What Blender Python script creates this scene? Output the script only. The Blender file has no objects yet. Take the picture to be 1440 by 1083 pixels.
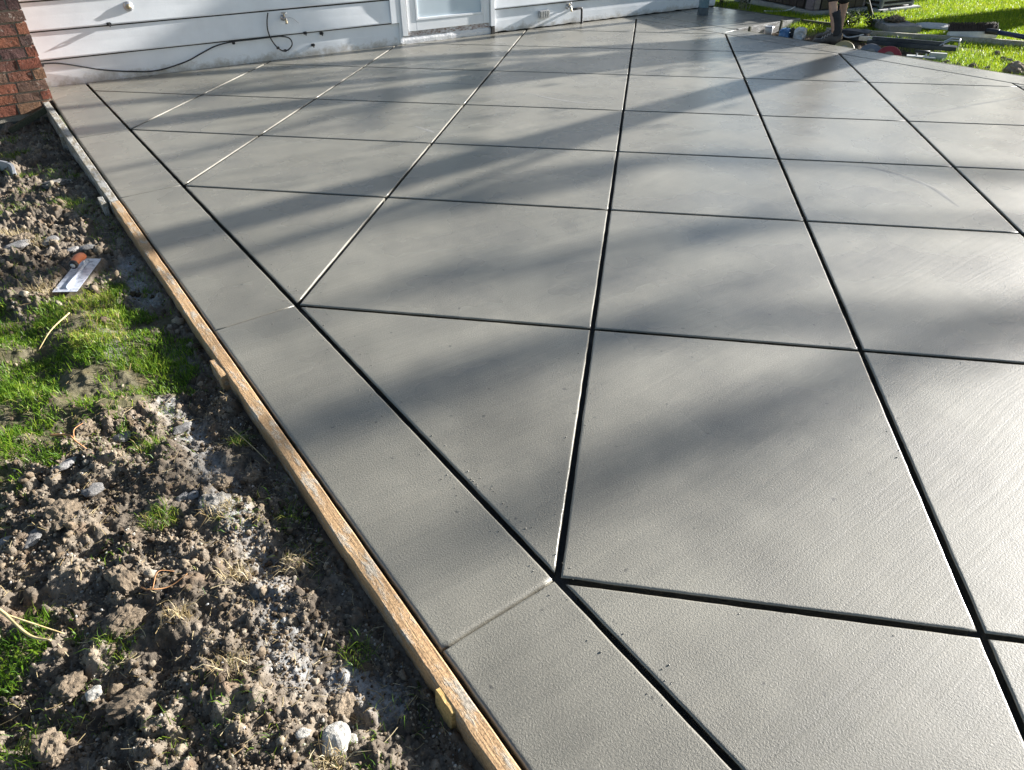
import bpy, bmesh, math, random
import numpy as np
from mathutils import Vector, Matrix, noise

random.seed(7)
RNG = np.random.default_rng(11)
scene = bpy.context.scene
COL = scene.collection
R = math.radians

# ------------------------------------------------------------------ camera, sky, sun, exposure
EYE = 1.7888
def camera_axes(yaw, pitch, roll):
    f = np.array([math.sin(yaw)*math.cos(pitch), math.cos(yaw)*math.cos(pitch), -math.sin(pitch)])
    r = np.array([math.cos(yaw), -math.sin(yaw), 0.0])
    d = np.cross(f, r)
    return r*math.cos(roll)+d*math.sin(roll), -r*math.sin(roll)+d*math.cos(roll), f
cr, cd, cf = camera_axes(R(35.270), R(35.904), R(0.471))
cam_data = bpy.data.cameras.new('camera')
cam_data.sensor_fit = 'HORIZONTAL'
cam_data.sensor_width = 36.0
cam_data.lens = 36.0*0.6876
cam_data.clip_start = 0.05
cam_data.clip_end = 1000.0
cam = bpy.data.objects.new('camera', cam_data)
COL.objects.link(cam)
cam.matrix_world = Matrix(((cr[0], -cd[0], -cf[0], 0), (cr[1], -cd[1], -cf[1], 0), (cr[2], -cd[2], -cf[2], EYE), (0, 0, 0, 1)))
scene.camera = cam

SUN_EL, SUN_OFF = R(17.0), R(7.0)           # low sun, a little in front of the house wall
to_sun = Vector((math.cos(SUN_EL)*math.cos(SUN_OFF), -math.cos(SUN_EL)*math.sin(SUN_OFF), math.sin(SUN_EL)))
world = bpy.data.worlds.new('World')
scene.world = world
world.use_nodes = True
wn = world.node_tree
sky = wn.nodes.new('ShaderNodeTexSky')
sky.sky_type = 'NISHITA'
sky.sun_disc = False
sky.sun_elevation = SUN_EL
sky.sun_rotation = R(90.0)+SUN_OFF
bgn = wn.nodes['Background']
bgn.inputs['Strength'].default_value = 0.052
wn.links.new(sky.outputs[0], bgn.inputs['Color'])
sl = bpy.data.lights.new('sun', 'SUN')
sl.energy = 5.0
sl.angle = R(0.53)
sl.color = (1.0, 0.97, 0.93)
sun = bpy.data.objects.new('sun', sl)
COL.objects.link(sun)
sun.rotation_euler = to_sun.to_track_quat('Z', 'Y').to_euler()
scene.view_settings.view_transform = 'Standard'
scene.view_settings.look = 'None'
scene.view_settings.gamma = 1.0
scene.view_settings.use_curve_mapping = False
scene.view_settings.exposure = 1.84

# ------------------------------------------------------------------ helpers: noise
def hash2(ix, iy, s):
    h = (ix.astype(np.int64)*374761393 + iy.astype(np.int64)*668265263 + s*144269504) & 0xffffffff
    h = ((h ^ (h >> 13))*1274126177) & 0xffffffff
    h = ((h ^ (h >> 15))*2246822519) & 0xffffffff
    return ((h ^ (h >> 16)) & 0xffff)/65535.0
def vnoise(x, y, s=0):
    ix, iy = np.floor(x), np.floor(y)
    fx, fy = x-ix, y-iy
    fx = fx*fx*(3-2*fx); fy = fy*fy*(3-2*fy)
    a = hash2(ix, iy, s); b = hash2(ix+1, iy, s); c = hash2(ix, iy+1, s); d = hash2(ix+1, iy+1, s)
    return (a*(1-fx)+b*fx)*(1-fy)+(c*(1-fx)+d*fx)*fy
def fbm(x, y, s=0, o=4):
    v = 0; a = 0.5
    for k in range(o):
        v = v+a*(vnoise(x, y, s+k*17)-0.5); x = x*2.03+3.1; y = y*2.03+1.7; a *= 0.5
    return v*2
def lumps(x, y, cell, s, prob, hr):
    wx = x+cell*0.35*(vnoise(x/cell*2.1, y/cell*2.1, s+5)-0.5)+cell*0.18*(vnoise(x/cell*5, y/cell*5, s+7)-0.5)
    wy = y+cell*0.35*(vnoise(x/cell*2.1, y/cell*2.1, s+6)-0.5)+cell*0.18*(vnoise(x/cell*5, y/cell*5, s+8)-0.5)
    rag = 0.45+1.1*vnoise(x/cell*4.3, y/cell*4.3, s+9)
    ix, iy = np.floor(wx/cell), np.floor(wy/cell)
    best = np.zeros_like(x)
    for dx in (-1, 0, 1):
        for dy in (-1, 0, 1):
            cx, cy = ix+dx, iy+dy
            px = (cx+hash2(cx, cy, s))*cell; py = (cy+hash2(cx, cy, s+1))*cell
            r = cell*(0.25+0.4*hash2(cx, cy, s+2))
            on = hash2(cx, cy, s+3) < prob
            h = r*hr*(0.6+0.7*hash2(cx, cy, s+4))
            d2 = ((wx-px)**2+(wy-py)**2)/(r*r)*rag
            best = np.maximum(best, np.where(on & (d2 < 1), h*np.maximum(0, 1-d2)**0.65*(0.7+0.5*rag), 0))
    return best
def sstep(a, b, x):
    t = np.clip((x-a)/(b-a), 0, 1)
    return t*t*(3-2*t)
def in_poly(x, y, P):
    r = np.zeros(x.shape, bool)
    n = len(P)
    for i in range(n):
        x0, y0 = P[i]; x1, y1 = P[(i+1) % n]
        c = (y0 > y) != (y1 > y)
        r ^= c & (x < (x1-x0)*(y-y0)/((y1-y0) or 1e-9)+x0)
    return r
def path_dist(x, y, P):
    d = np.full(x.shape, 1e9)
    for (x0, y0), (x1, y1) in zip(P[:-1], P[1:]):
        dx, dy = x1-x0, y1-y0
        t = np.clip(((x-x0)*dx+(y-y0)*dy)/(dx*dx+dy*dy), 0, 1)
        d = np.minimum(d, np.hypot(x-x0-t*dx, y-y0-t*dy))
    return d

# ------------------------------------------------------------------ helpers: objects
def tag(o, label=None, cat=None, group=None, kind=None):
    if label: o['label'] = label
    if cat: o['category'] = cat
    if group: o['group'] = group
    if kind: o['kind'] = kind
    return o
def empty(name, loc=(0, 0, 0), rz=0.0, **k):
    o = bpy.data.objects.new(name, None)
    o.empty_display_size = 0.1
    COL.objects.link(o)
    o.location = loc; o.rotation_euler = (0, 0, rz)
    return tag(o, **k)
def fast_mesh(name, V, F):
    """V (n,3) array, F (m,3) triangles or (m,4) quads"""
    V = np.asarray(V, np.float32); F = np.asarray(F, np.int32)
    me = bpy.data.meshes.new(name)
    k = F.shape[1]
    me.vertices.add(len(V)); me.vertices.foreach_set('co', V.ravel())
    me.loops.add(F.size); me.loops.foreach_set('vertex_index', F.ravel())
    me.polygons.add(len(F))
    me.polygons.foreach_set('loop_start', np.arange(0, F.size, k, dtype=np.int32))
    me.polygons.foreach_set('loop_total', np.full(len(F), k, np.int32))
    me.update(calc_edges=True)
    me.validate()
    return me
def link(name, me, m=None, parent=None, loc=None, rot=None, smooth=False):
    o = bpy.data.objects.new(name, me)
    COL.objects.link(o)
    if m is not None and not me.materials: me.materials.append(m)
    if parent is not None: o.parent = parent
    if loc is not None: o.location = loc
    if rot is not None: o.rotation_euler = rot
    if smooth: me.polygons.foreach_set('use_smooth', np.ones(len(me.polygons), bool))
    return o
class MB:
    def __init__(s): s.v = []; s.f = []
    def add(s, V, F):
        n = len(s.v); s.v += [tuple(p) for p in V]; s.f += [tuple(i+n for i in q) for q in F]; return s
    def box(s, c, d, M=None, taper=1.0):
        x, y, z = d[0]/2, d[1]/2, d[2]/2
        V = [Vector((sx*x*(taper if sz > 0 else 1), sy*y*(taper if sz > 0 else 1), sz*z)) for sz in (-1, 1) for sy in (-1, 1) for sx in (-1, 1)]
        if M is not None: V = [M @ p for p in V]
        V = [p+Vector(c) for p in V]
        return s.add(V, [(0, 2, 3, 1), (4, 5, 7, 6), (0, 1, 5, 4), (2, 6, 7, 3), (0, 4, 6, 2), (1, 3, 7, 5)])
    def tube(s, pts, rad, n=8, cap=True):
        pts = [Vector(p) for p in pts]
        if not hasattr(rad, '__len__'): rad = [rad]*len(pts)
        V = []; F = []; side = None
        for i, p in enumerate(pts):
            t = (pts[min(i+1, len(pts)-1)]-pts[max(i-1, 0)]).normalized()
            if side is None:
                side = t.cross(Vector((0, 0, 1)) if abs(t.z) < 0.9 else Vector((1, 0, 0))).normalized()
            side = (side-t*side.dot(t)).normalized(); up = t.cross(side)
            for k in range(n):
                a = 2*math.pi*k/n
                V.append(p+(side*math.cos(a)+up*math.sin(a))*rad[i])
        for i in range(len(pts)-1):
            for k in range(n):
                F.append((i*n+k, i*n+(k+1) % n, (i+1)*n+(k+1) % n, (i+1)*n+k))
        if cap:
            F.append(tuple(range(n-1, -1, -1))); F.append(tuple((len(pts)-1)*n+k for k in range(n)))
        return s.add(V, F)
    def lathe(s, prof, n=24, M=None, c=(0, 0, 0)):
        V = []; F = []
        for r, z in prof:
            for k in range(n):
                a = 2*math.pi*k/n; p = Vector((r*math.cos(a), r*math.sin(a), z))
                if M is not None: p = M @ p
                V.append(p+Vector(c))
        for i in range(len(prof)-1):
            for k in range(n): F.append((i*n+k, i*n+(k+1) % n, (i+1)*n+(k+1) % n, (i+1)*n+k))
        F.append(tuple(range(n-1, -1, -1))); F.append(tuple((len(prof)-1)*n+k for k in range(n)))
        return s.add(V, F)
    def build(s, name, m, parent=None, smooth=False, bevel=0.0, loc=None, rot=None):
        me = bpy.data.meshes.new(name)
        me.from_pydata(s.v, [], s.f); me.update()
        bm = bmesh.new(); bm.from_mesh(me)
        bmesh.ops.recalc_face_normals(bm, faces=bm.faces)
        if bevel: bmesh.ops.bevel(bm, geom=list(bm.edges), offset=bevel, segments=2, affect='EDGES', clamp_overlap=True)
        bm.to_mesh(me); bm.free()
        o = link(name, me, m, parent, loc, rot)
        if smooth: me.polygons.foreach_set('use_smooth', np.ones(len(me.polygons), bool))
        return o
def spline(P, n=10):
    P = [Vector(p) for p in P]
    Q = [P[0]*2-P[1]]+P+[P[-1]*2-P[-2]]
    out = []
    for i in range(1, len(Q)-2):
        a, b, c, d = Q[i-1:i+3]
        for k in range(n):
            t = k/n
            out.append(0.5*((2*b)+(c-a)*t+(2*a-5*b+4*c-d)*t*t+(3*b-a-3*c+d)*t**3))
    return out+[P[-1]]

# ------------------------------------------------------------------ helpers: materials
class NT:
    def __init__(s, name):
        s.m = bpy.data.materials.new(name); s.m.use_nodes = True; s.t = s.m.node_tree
        s.b = s.t.nodes['Principled BSDF']; s.out = s.t.nodes['Material Output']
    def n(s, typ, **k):
        o = s.t.nodes.new(typ)
        for a, v in k.items(): setattr(o, a, v)
        return o
    def l(s, a, b): s.t.links.new(a, b)
    def pos(s, scale=(1, 1, 1), world=True, rotz=0.0):
        g = s.n('ShaderNodeNewGeometry').outputs['Position'] if world else s.n('ShaderNodeTexCoord').outputs['Object']
        m = s.n('ShaderNodeMapping'); m.inputs['Scale'].default_value = scale; m.inputs['Rotation'].default_value = (0, 0, rotz)
        s.l(g, m.inputs[0]); return m.outputs[0]
    def noise(s, vec, scale, detail=4, rough=0.55, dist=0.0):
        o = s.n('ShaderNodeTexNoise'); o.inputs['Scale'].default_value = scale; o.inputs['Detail'].default_value = detail
        o.inputs['Roughness'].default_value = rough; o.inputs['Distortion'].default_value = dist
        s.l(vec, o.inputs['Vector']); return o.outputs['Fac']
    def ramp(s, fac, stops):
        o = s.n('ShaderNodeValToRGB'); e = o.color_ramp.elements
        while len(e) < len(stops): e.new(0.5)
        for i, (p, c) in enumerate(stops):
            e[i].position = p; e[i].color = (c, c, c, 1) if not hasattr(c, '__len__') else (*c, 1)
        s.l(fac, o.inputs[0]); return o.outputs[0]
    def mix(s, fac, a, b, mode='MIX'):
        o = s.n('ShaderNodeMix', data_type='RGBA', blend_type=mode)
        for v, sock in ((fac, o.inputs[0]), (a, o.inputs[6]), (b, o.inputs[7])):
            if hasattr(v, 'links'): s.l(v, sock)
            elif hasattr(v, '__len__'): sock.default_value = (*v, 1)
            else: sock.default_value = v
        return o.outputs[2]
    def math(s, op, a, b=0.0, c=None):
        o = s.n('ShaderNodeMath', operation=op)
        for i, v in enumerate((a, b) if c is None else (a, b, c)):
            if hasattr(v, 'links'): s.l(v, o.inputs[i])
            else: o.inputs[i].default_value = v
        return o.outputs[0]
    def bump(s, h, dist, strength=1.0, normal=None):
        o = s.n('ShaderNodeBump'); o.inputs['Distance'].default_value = dist; o.inputs['Strength'].default_value = strength
        s.l(h, o.inputs['Height'])
        if normal is not None: s.l(normal, o.inputs['Normal'])
        return o.outputs[0]
    def set(s, **k):
        names = dict(col='Base Color', rough='Roughness', metal='Metallic', nrm='Normal', spec='Specular IOR Level', coat='Coat Weight', trans='Transmission Weight', ior='IOR')
        for a, v in k.items():
            sock = s.b.inputs[names[a]]
            if hasattr(v, 'links'): s.l(v, sock)
            elif hasattr(v, '__len__'): sock.default_value = (*v, 1)
            else: sock.default_value = v
        return s.m
def simple(name, c0, c1, scale=6.0, rough=0.6, bump=0.0, bscale=40.0, metal=0.0, stretch=(1, 1, 1), world=False, spec=0.5, vary=0.0):
    t = NT(name)
    p = t.pos(stretch, world)
    f = t.noise(p, scale, 5, 0.6)
    col = t.ramp(f, [(0.3, c0), (0.7, c1)])
    if vary:
        oi = t.n('ShaderNodeObjectInfo')
        k = t.math('MULTIPLY_ADD', oi.outputs['Random'], vary, 1-vary/2)
        col = t.mix(1.0, col, k, 'MULTIPLY')
    a = dict(col=col, rough=rough, metal=metal, spec=spec)
    if bump: a['nrm'] = t.bump(t.noise(p, bscale, 6, 0.65), bump)
    return t.set(**a)

def concrete_mat():
    t = NT('fresh_concrete')
    P = t.pos()
    big = t.noise(P, 0.9, 4, 0.6)
    mid = t.noise(P, 7.0, 4, 0.6)
    swp = t.n('ShaderNodeVectorMath', operation='ADD')         # streaks left by the trowel, swept into shallow curves
    wv = t.n('ShaderNodeTexNoise'); wv.inputs['Scale'].default_value = 0.55; wv.inputs['Detail'].default_value = 1
    t.l(P, wv.inputs['Vector'])
    sc = t.n('ShaderNodeVectorMath', operation='SCALE'); sc.inputs['Scale'].default_value = 0.28
    t.l(wv.outputs['Color'], sc.inputs[0]); t.l(P, swp.inputs[0]); t.l(sc.outputs[0], swp.inputs[1])
    def stretch(a, b, rot=0.0):
        m = t.n('ShaderNodeMapping'); m.inputs['Scale'].default_value = (a, b, 1); m.inputs['Rotation'].default_value = (0, 0, rot)
        t.l(swp.outputs[0], m.inputs[0]); return m.outputs[0]
    st1 = t.noise(stretch(1.0, 40, 0.10), 1.0, 4, 0.62)
    st2 = t.noise(stretch(3.0, 110, 0.12), 1.0, 3, 0.6)
    grain = t.noise(P, 260, 3, 0.65)
    pit = t.noise(P, 150, 2, 0.5)
    col = t.ramp(big, [(0.3, (0.142, 0.132, 0.103)), (0.7, (0.200, 0.187, 0.150))])
    col = t.mix(1.0, col, t.ramp(mid, [(0.25, 0.9), (0.75, 1.06)]), 'MULTIPLY')
    col = t.mix(1.0, col, t.ramp(st1, [(0.3, 0.93), (0.72, 1.07)]), 'MULTIPLY')
    col = t.mix(1.0, col, t.ramp(pit, [(0.28, 0.84), (0.7, 1.1)]), 'MULTIPLY')
    mot = t.noise(P, 1.9, 3, 0.5)
    col = t.mix(1.0, col, t.ramp(mot, [(0.28, 0.80), (0.5, 0.98), (0.72, 1.14)]), 'MULTIPLY')
    spots = t.ramp(t.noise(P, 26, 1, 0.4), [(0.215, 0.45), (0.24, 1.0)])
    col = t.mix(1.0, col, spots, 'MULTIPLY')
    rough = t.math('MULTIPLY_ADD', st1, 0.20, 0.54)
    rough = t.math('ADD', rough, t.math('MULTIPLY_ADD', mot, 0.30, -0.15))
    n1 = t.bump(grain, 0.0016)
    n2 = t.bump(pit, 0.0013, 1.0, n1)
    n3 = t.bump(st2, 0.0006, 1.0, n2)
    n4 = t.bump(st1, 0.0014, 1.0, n3)
    n5 = t.bump(t.noise(P, 2.6, 2, 0.5), 0.005, 1.0, n4)
    t.b.inputs['Coat Weight'].default_value = 1.0            # the film of bleed water that makes new concrete shine
    t.l(t.math('MULTIPLY_ADD', mot, 0.22, 0.17), t.b.inputs['Coat Roughness'])
    t.b.inputs['Coat IOR'].default_value = 1.47
    c1 = t.bump(pit, 0.0005); c2 = t.bump(st1, 0.0009, 1.0, c1); c3 = t.bump(t.noise(P, 2.6, 2, 0.5), 0.004, 1.0, c2)
    t.l(c3, t.b.inputs['Coat Normal'])
    return t.set(col=col, rough=rough, nrm=n5, spec=0.42)
M_CONC = concrete_mat()
M_BASE = simple('concrete_core', (0.05, 0.05, 0.047), (0.09, 0.088, 0.08), 20, 0.8, 0.003, 80, world=True)

def wood_mat(name, a, b, resid, amount, along='y'):
    t = NT(name)
    P = t.pos()
    stx = (60, 2.2, 60) if along == 'y' else (2.2, 60, 60)
    g = t.noise(t.pos(stx), 1.0, 5, 0.6, 0.4)
    col = t.ramp(g, [(0.25, a), (0.75, b)])
    col = t.mix(1.0, col, t.ramp(t.noise(P, 3.2, 4, 0.6), [(0.3, 0.7), (0.7, 1.1)]), 'MULTIPLY')
    dirt = t.ramp(t.noise(t.pos((24, 7, 24) if along == 'y' else (7, 24, 24)), 1.0, 7, 0.72), [(0.62-amount, 0.0), (0.72-amount, 1.0)])
    col = t.mix(dirt, col, resid)
    col = t.mix(1.0, col, t.ramp(t.noise(P, 130, 3, 0.6), [(0.33, 0.6), (0.55, 1.05)]), 'MULTIPLY')
    n1 = t.bump(g, 0.004); n2 = t.bump(dirt, 0.002, 1.0, n1); n3 = t.bump(t.noise(P, 90, 4, 0.6), 0.002, 1.0, n2)
    return t.set(col=col, rough=0.75, nrm=n3, spec=0.3)
M_WOOD_TAN = wood_mat('form_lumber', (0.37, 0.22, 0.11), (0.54, 0.36, 0.19), (0.40, 0.345, 0.27), 0.11)
M_WOOD_GREY = wood_mat('weathered_lumber', (0.22, 0.19, 0.14), (0.36, 0.32, 0.25), (0.40, 0.39, 0.36), 0.16)
M_WOOD_PINE = wood_mat('pine_stake', (0.42, 0.26, 0.09), (0.60, 0.41, 0.17), (0.34, 0.28, 0.20), -0.06)
M_WOOD_GREYX = wood_mat('weathered_lumber_x', (0.19, 0.18, 0.165), (0.33, 0.32, 0.30), (0.36, 0.36, 0.35), 0.12, 'x')
M_WOOD_OLIVE = wood_mat('damp_lumber', (0.055, 0.055, 0.03), (0.11, 0.11, 0.07), (0.10, 0.10, 0.09), 0.0)

def paint_mat(name, base, hatch=True):
    t = NT(name)
    P = t.pos((1, 1, 1))
    g = t.noise(t.pos((3, 3, 40)), 1.0, 5, 0.6, 0.3)
    col = t.mix(1.0, base, t.ramp(t.noise(P, 2.3, 5, 0.6), [(0.3, 0.88), (0.7, 1.03)]), 'MULTIPLY')
    sz = t.n('ShaderNodeSeparateXYZ'); t.l(t.n('ShaderNodeNewGeometry').outputs['Position'], sz.inputs[0])
    # splashed dirt near the bottom of the wall
    low = t.math('SUBTRACT', 1.0, t.math('MULTIPLY', sz.outputs[2], 7.0))
    low = t.math('ADD', low, t.math('MULTIPLY_ADD', t.noise(P, 9, 6, 0.7), 2.2, -1.25))
    col = t.mix(t.ramp(low, [(0.25, 0.0), (0.9, 0.75)]), col, (0.34, 0.30, 0.24))
    chips = t.ramp(t.noise(P, 34, 3, 0.5), [(0.20, 1.0), (0.235, 0.0)])
    col = t.mix(chips, col, (0.20, 0.15, 0.11))
    n1 = t.bump(g, 0.0007); n2 = t.bump(t.noise(P, 60, 4, 0.6), 0.0005, 1.0, n1); n3 = t.bump(t.noise(P, 2, 2, 0.5), 0.004, 1.0, n2)
    return t.set(col=col, rough=0.55, nrm=n3, spec=0.4)
M_SIDING = paint_mat('white_siding_paint', (0.79, 0.81, 0.835))
M_TRIM = simple('white_trim', (0.74, 0.75, 0.76), (0.82, 0.83, 0.84), 3, 0.4, 0.001, 30)
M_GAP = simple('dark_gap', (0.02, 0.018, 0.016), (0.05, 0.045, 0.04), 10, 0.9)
M_RUSTY = simple('chipped_sill', (0.16, 0.07, 0.035), (0.75, 0.75, 0.76), 26, 0.7, 0.004, 60, stretch=(1, 1, 2))
M_BLACK = simple('black_rubber', (0.012, 0.012, 0.013), (0.025, 0.025, 0.027), 20, 0.5)
M_GALV = simple('galvanised_metal', (0.42, 0.42, 0.43), (0.62, 0.62, 0.63), 25, 0.4, 0.0008, 60, metal=0.9)
M_BRASS = simple('old_brass', (0.30, 0.24, 0.14), (0.52, 0.44, 0.30), 40, 0.4, metal=0.8)

def brick_mat():
    t = NT('red_brick')
    P = t.pos()
    oi = t.n('ShaderNodeObjectInfo')
    base = t.ramp(oi.outputs['Random'], [(0.0, (0.22, 0.07, 0.042)), (0.28, (0.24, 0.09, 0.048)), (0.5, (0.14, 0.062, 0.05)), (0.66, (0.085, 0.05, 0.05)), (0.82, (0.26, 0.14, 0.075)), (1.0, (0.22, 0.115, 0.075))])
    v = t.noise(P, 14, 6, 0.7, 1.2)
    col = t.mix(1.0, base, t.ramp(v, [(0.28, 0.25), (0.5, 0.72), (0.75, 1.1)]), 'MULTIPLY')
    white = t.ramp(t.noise(P, 17, 5, 0.65, 2.0), [(0.60, 0.0), (0.68, 0.75)])
    col = t.mix(white, col, (0.50, 0.44, 0.38))
    col = t.mix(t.ramp(t.noise(P, 22, 3, 0.6, 0.8), [(0.30, 1.0), (0.38, 0.0)]), col, (0.06, 0.035, 0.03))
    n1 = t.bump(t.noise(P, 45, 6, 0.7), 0.008); n2 = t.bump(v, 0.012, 1.0, n1)
    return t.set(col=col, rough=0.85, nrm=n2, spec=0.3)
M_BRICK = brick_mat()
M_MORTAR = simple('mortar', (0.20, 0.175, 0.135), (0.34, 0.30, 0.24), 30, 0.95, 0.006, 90, world=True)
M_FOUND = simple('foundation_concrete', (0.09, 0.095, 0.08), (0.17, 0.175, 0.155), 9, 0.9, 0.006, 60, world=True)

def soil_mat():
    t = NT('dug_soil')
    P = t.pos()
    a = t.noise(P, 5, 5, 0.65)
    b = t.noise(P, 55, 5, 0.7)
    col = t.ramp(a, [(0.28, (0.058, 0.048, 0.038)), (0.5, (0.150, 0.124, 0.096)), (0.72, (0.29, 0.245, 0.19))])
    col = t.mix(1.0, col, t.ramp(b, [(0.25, 0.55), (0.55, 1.0), (0.8, 1.5)]), 'MULTIPLY')
    red = t.ramp(t.noise(P, 9, 3, 0.5), [(0.56, 0.0), (0.70, 0.5)])
    col = t.mix(red, col, (0.17, 0.105, 0.06))
    at = t.n('ShaderNodeAttribute', attribute_name='cement')
    dust = t.math('MULTIPLY', at.outputs['Fac'], t.ramp(t.noise(P, 40, 5, 0.7), [(0.34, 0.15), (0.6, 1.0)]))
    col = t.mix(dust, col, t.ramp(t.noise(P, 110, 3, 0.6), [(0.3, (0.20, 0.205, 0.205)), (0.7, (0.36, 0.365, 0.36))]))
    ag = t.n('ShaderNodeAttribute', attribute_name='grassy')
    col = t.mix(t.math('MULTIPLY', ag.outputs['Fac'], 0.55), col, (0.06, 0.062, 0.02))
    n1 = t.bump(b, 0.006); n2 = t.bump(t.noise(P, 210, 3, 0.6), 0.003, 1.0, n1)
    return t.set(col=col, rough=0.95, nrm=n2, spec=0.15)
M_SOIL = soil_mat()
def clod_mat(name, c0, c1, sc=9.0, vary=0.5):
    t = NT(name)
    P = t.pos()
    col = t.ramp(t.noise(P, sc, 5, 0.65), [(0.28, c0), (0.7, c1)])
    col = t.mix(1.0, col, t.ramp(t.noise(P, 120, 4, 0.7), [(0.28, 0.6), (0.7, 1.3)]), 'MULTIPLY')
    k = t.math('MULTIPLY_ADD', t.n('ShaderNodeObjectInfo').outputs['Random'], vary, 1-vary/2)
    col = t.mix(1.0, col, k, 'MULTIPLY')
    n1 = t.bump(t.noise(P, 70, 6, 0.7), 0.008); n2 = t.bump(t.noise(P, 260, 3, 0.6), 0.002, 1.0, n1)
    return t.set(col=col, rough=0.95, nrm=n2, spec=0.15)
M_CLOD = clod_mat('dry_clod', (0.11, 0.085, 0.06), (0.29, 0.23, 0.165))
M_STONE = clod_mat('grey_stone', (0.15, 0.145, 0.14), (0.27, 0.26, 0.25), 12, 0.5)
M_STONE_W = clod_mat('white_stone', (0.36, 0.34, 0.30), (0.56, 0.53, 0.47), 14, 0.1)
M_LIME = clod_mat('cement_lump', (0.13, 0.12, 0.105), (0.30, 0.285, 0.26), 14, 0.3)
def crumb_mat():
    t = NT('soil_crumb')
    v = t.n('ShaderNodeAttribute', attribute_name='var').outputs['Fac']
    col = t.ramp(v, [(0.0, (0.055, 0.040, 0.028)), (0.35, (0.13, 0.098, 0.066)), (0.7, (0.24, 0.19, 0.135)), (0.93, (0.30, 0.26, 0.20)), (1.0, (0.42, 0.41, 0.39))])
    P = t.pos()
    col = t.mix(1.0, col, t.ramp(t.noise(P, 170, 4, 0.7), [(0.3, 0.65), (0.7, 1.25)]), 'MULTIPLY')
    return t.set(col=col, rough=0.95, spec=0.15, nrm=t.bump(t.noise(P, 160, 4, 0.7), 0.004))
M_CRUMB = crumb_mat()
def blade_mat(name, stops, trans=0.4):
    t = NT(name)
    v = t.n('ShaderNodeAttribute', attribute_name='var').outputs['Fac']
    col = t.ramp(v, stops)
    t.set(col=col, rough=0.45, spec=0.35)
    tr = t.n('ShaderNodeBsdfTranslucent'); t.l(col, tr.inputs['Color'])
    mx = t.n('ShaderNodeMixShader'); mx.inputs[0].default_value = trans
    t.l(t.b.outputs[0], mx.inputs[1]); t.l(tr.outputs[0], mx.inputs[2]); t.l(mx.outputs[0], t.out.inputs['Surface'])
    return t.m
GREENS = [(0.0, (0.045, 0.11, 0.012)), (0.4, (0.12, 0.23, 0.018)), (0.7, (0.25, 0.34, 0.03)), (0.88, (0.38, 0.36, 0.09)), (1.0, (0.40, 0.31, 0.14))]
LAWN = [(0.0, (0.06, 0.14, 0.010)), (0.4, (0.21, 0.33, 0.014)), (0.8, (0.40, 0.46, 0.02)), (1.0, (0.42, 0.40, 0.09))]
STRAW = [(0.0, (0.26, 0.18, 0.08)), (0.5, (0.42, 0.33, 0.17)), (1.0, (0.55, 0.47, 0.30))]
M_GRASS = blade_mat('grass_blade', GREENS, 0.5)
M_LAWN = blade_mat('lawn_blade', LAWN, 0.5)
M_STRAW = blade_mat('dry_straw', STRAW, 0.25)
M_TURF = simple('lawn_soil', (0.045, 0.055, 0.015), (0.09, 0.10, 0.03), 6, 0.95, 0.01, 30, world=True)

# ------------------------------------------------------------------ the house wall (frame: u along the wall, w out of it, z up)
WT = R(-3.0)
house = empty('house_wall', (0, 9.315, 0), WT, label='white painted lap siding wall of the house with a glazed door', cat='wall')
def wbox(mb, u0, u1, z0, z1, w0, w1):
    return mb.box(((u0+u1)/2, -(w0+w1)/2, (z0+z1)/2), (u1-u0, w1-w0, z1-z0))
def lap(u0, u1, z0, z1, wb, wt):
    """one lap board: thick at the lower edge, running back behind the one above, slightly wavy along its length"""
    n = max(2, int((u1-u0)/0.25)); V = []; F = []
    sd = int(u0*7+z0*31)
    for i in range(n+1):
        u = u0+(u1-u0)*i/n
        j = 0.004*noise.noise((u*0.9, z0*5, sd)); k = 0.003*noise.noise((u*0.7, z0*5+9, sd))
        V += [(u, 0.05, z0+j), (u, -wb+k, z0+j), (u, -wb-0.004+k, z0+0.012+j), (u, -(wb+wt)/2+0.5*k, (z0+z1)/2), (u, -wt, z1), (u, 0.05, z1)]
    for i in range(n):
        for q in range(6):
            a, b = i*6+q, i*6+(q+1) % 6
            F.append((a, b, b+6, a+6))
    F.append((0, 1, 2, 3, 4, 5)); F.append(tuple(n*6+q for q in (5, 4, 3, 2, 1, 0)))
    return MB().add(V, F)
wbox(MB(), 0.2, 10.45, -0.3, 2.9, -0.3, -0.06).build('wall_core', M_GAP, house)
U_END = 10.4
laps = []
for k in range(9): laps.append((0.3, 4.66, 0.267+0.27*k, 0.267+0.27*k+0.260))
for k in range(9): laps.append((6.11, U_END, 0.306+0.27*k, 0.306+0.27*k+0.260))
laps.append((4.70, 6.07, 2.30, 2.75))
for a in laps: lap(*a, 0.034, 0.022).build('siding_board', M_SIDING, house)
for k in range(9):  # dark strips fill the gaps, painting in shadow lines along with dirty caulk
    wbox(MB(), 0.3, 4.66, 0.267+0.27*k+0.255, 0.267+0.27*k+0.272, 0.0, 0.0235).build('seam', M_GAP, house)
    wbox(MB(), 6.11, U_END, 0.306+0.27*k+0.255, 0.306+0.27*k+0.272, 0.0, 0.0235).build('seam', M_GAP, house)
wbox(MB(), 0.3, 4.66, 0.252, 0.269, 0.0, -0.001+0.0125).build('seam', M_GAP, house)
wbox(MB(), 6.11, U_END, 0.290, 0.308, 0.0, -0.001+0.0125).build('seam', M_GAP, house)
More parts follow.
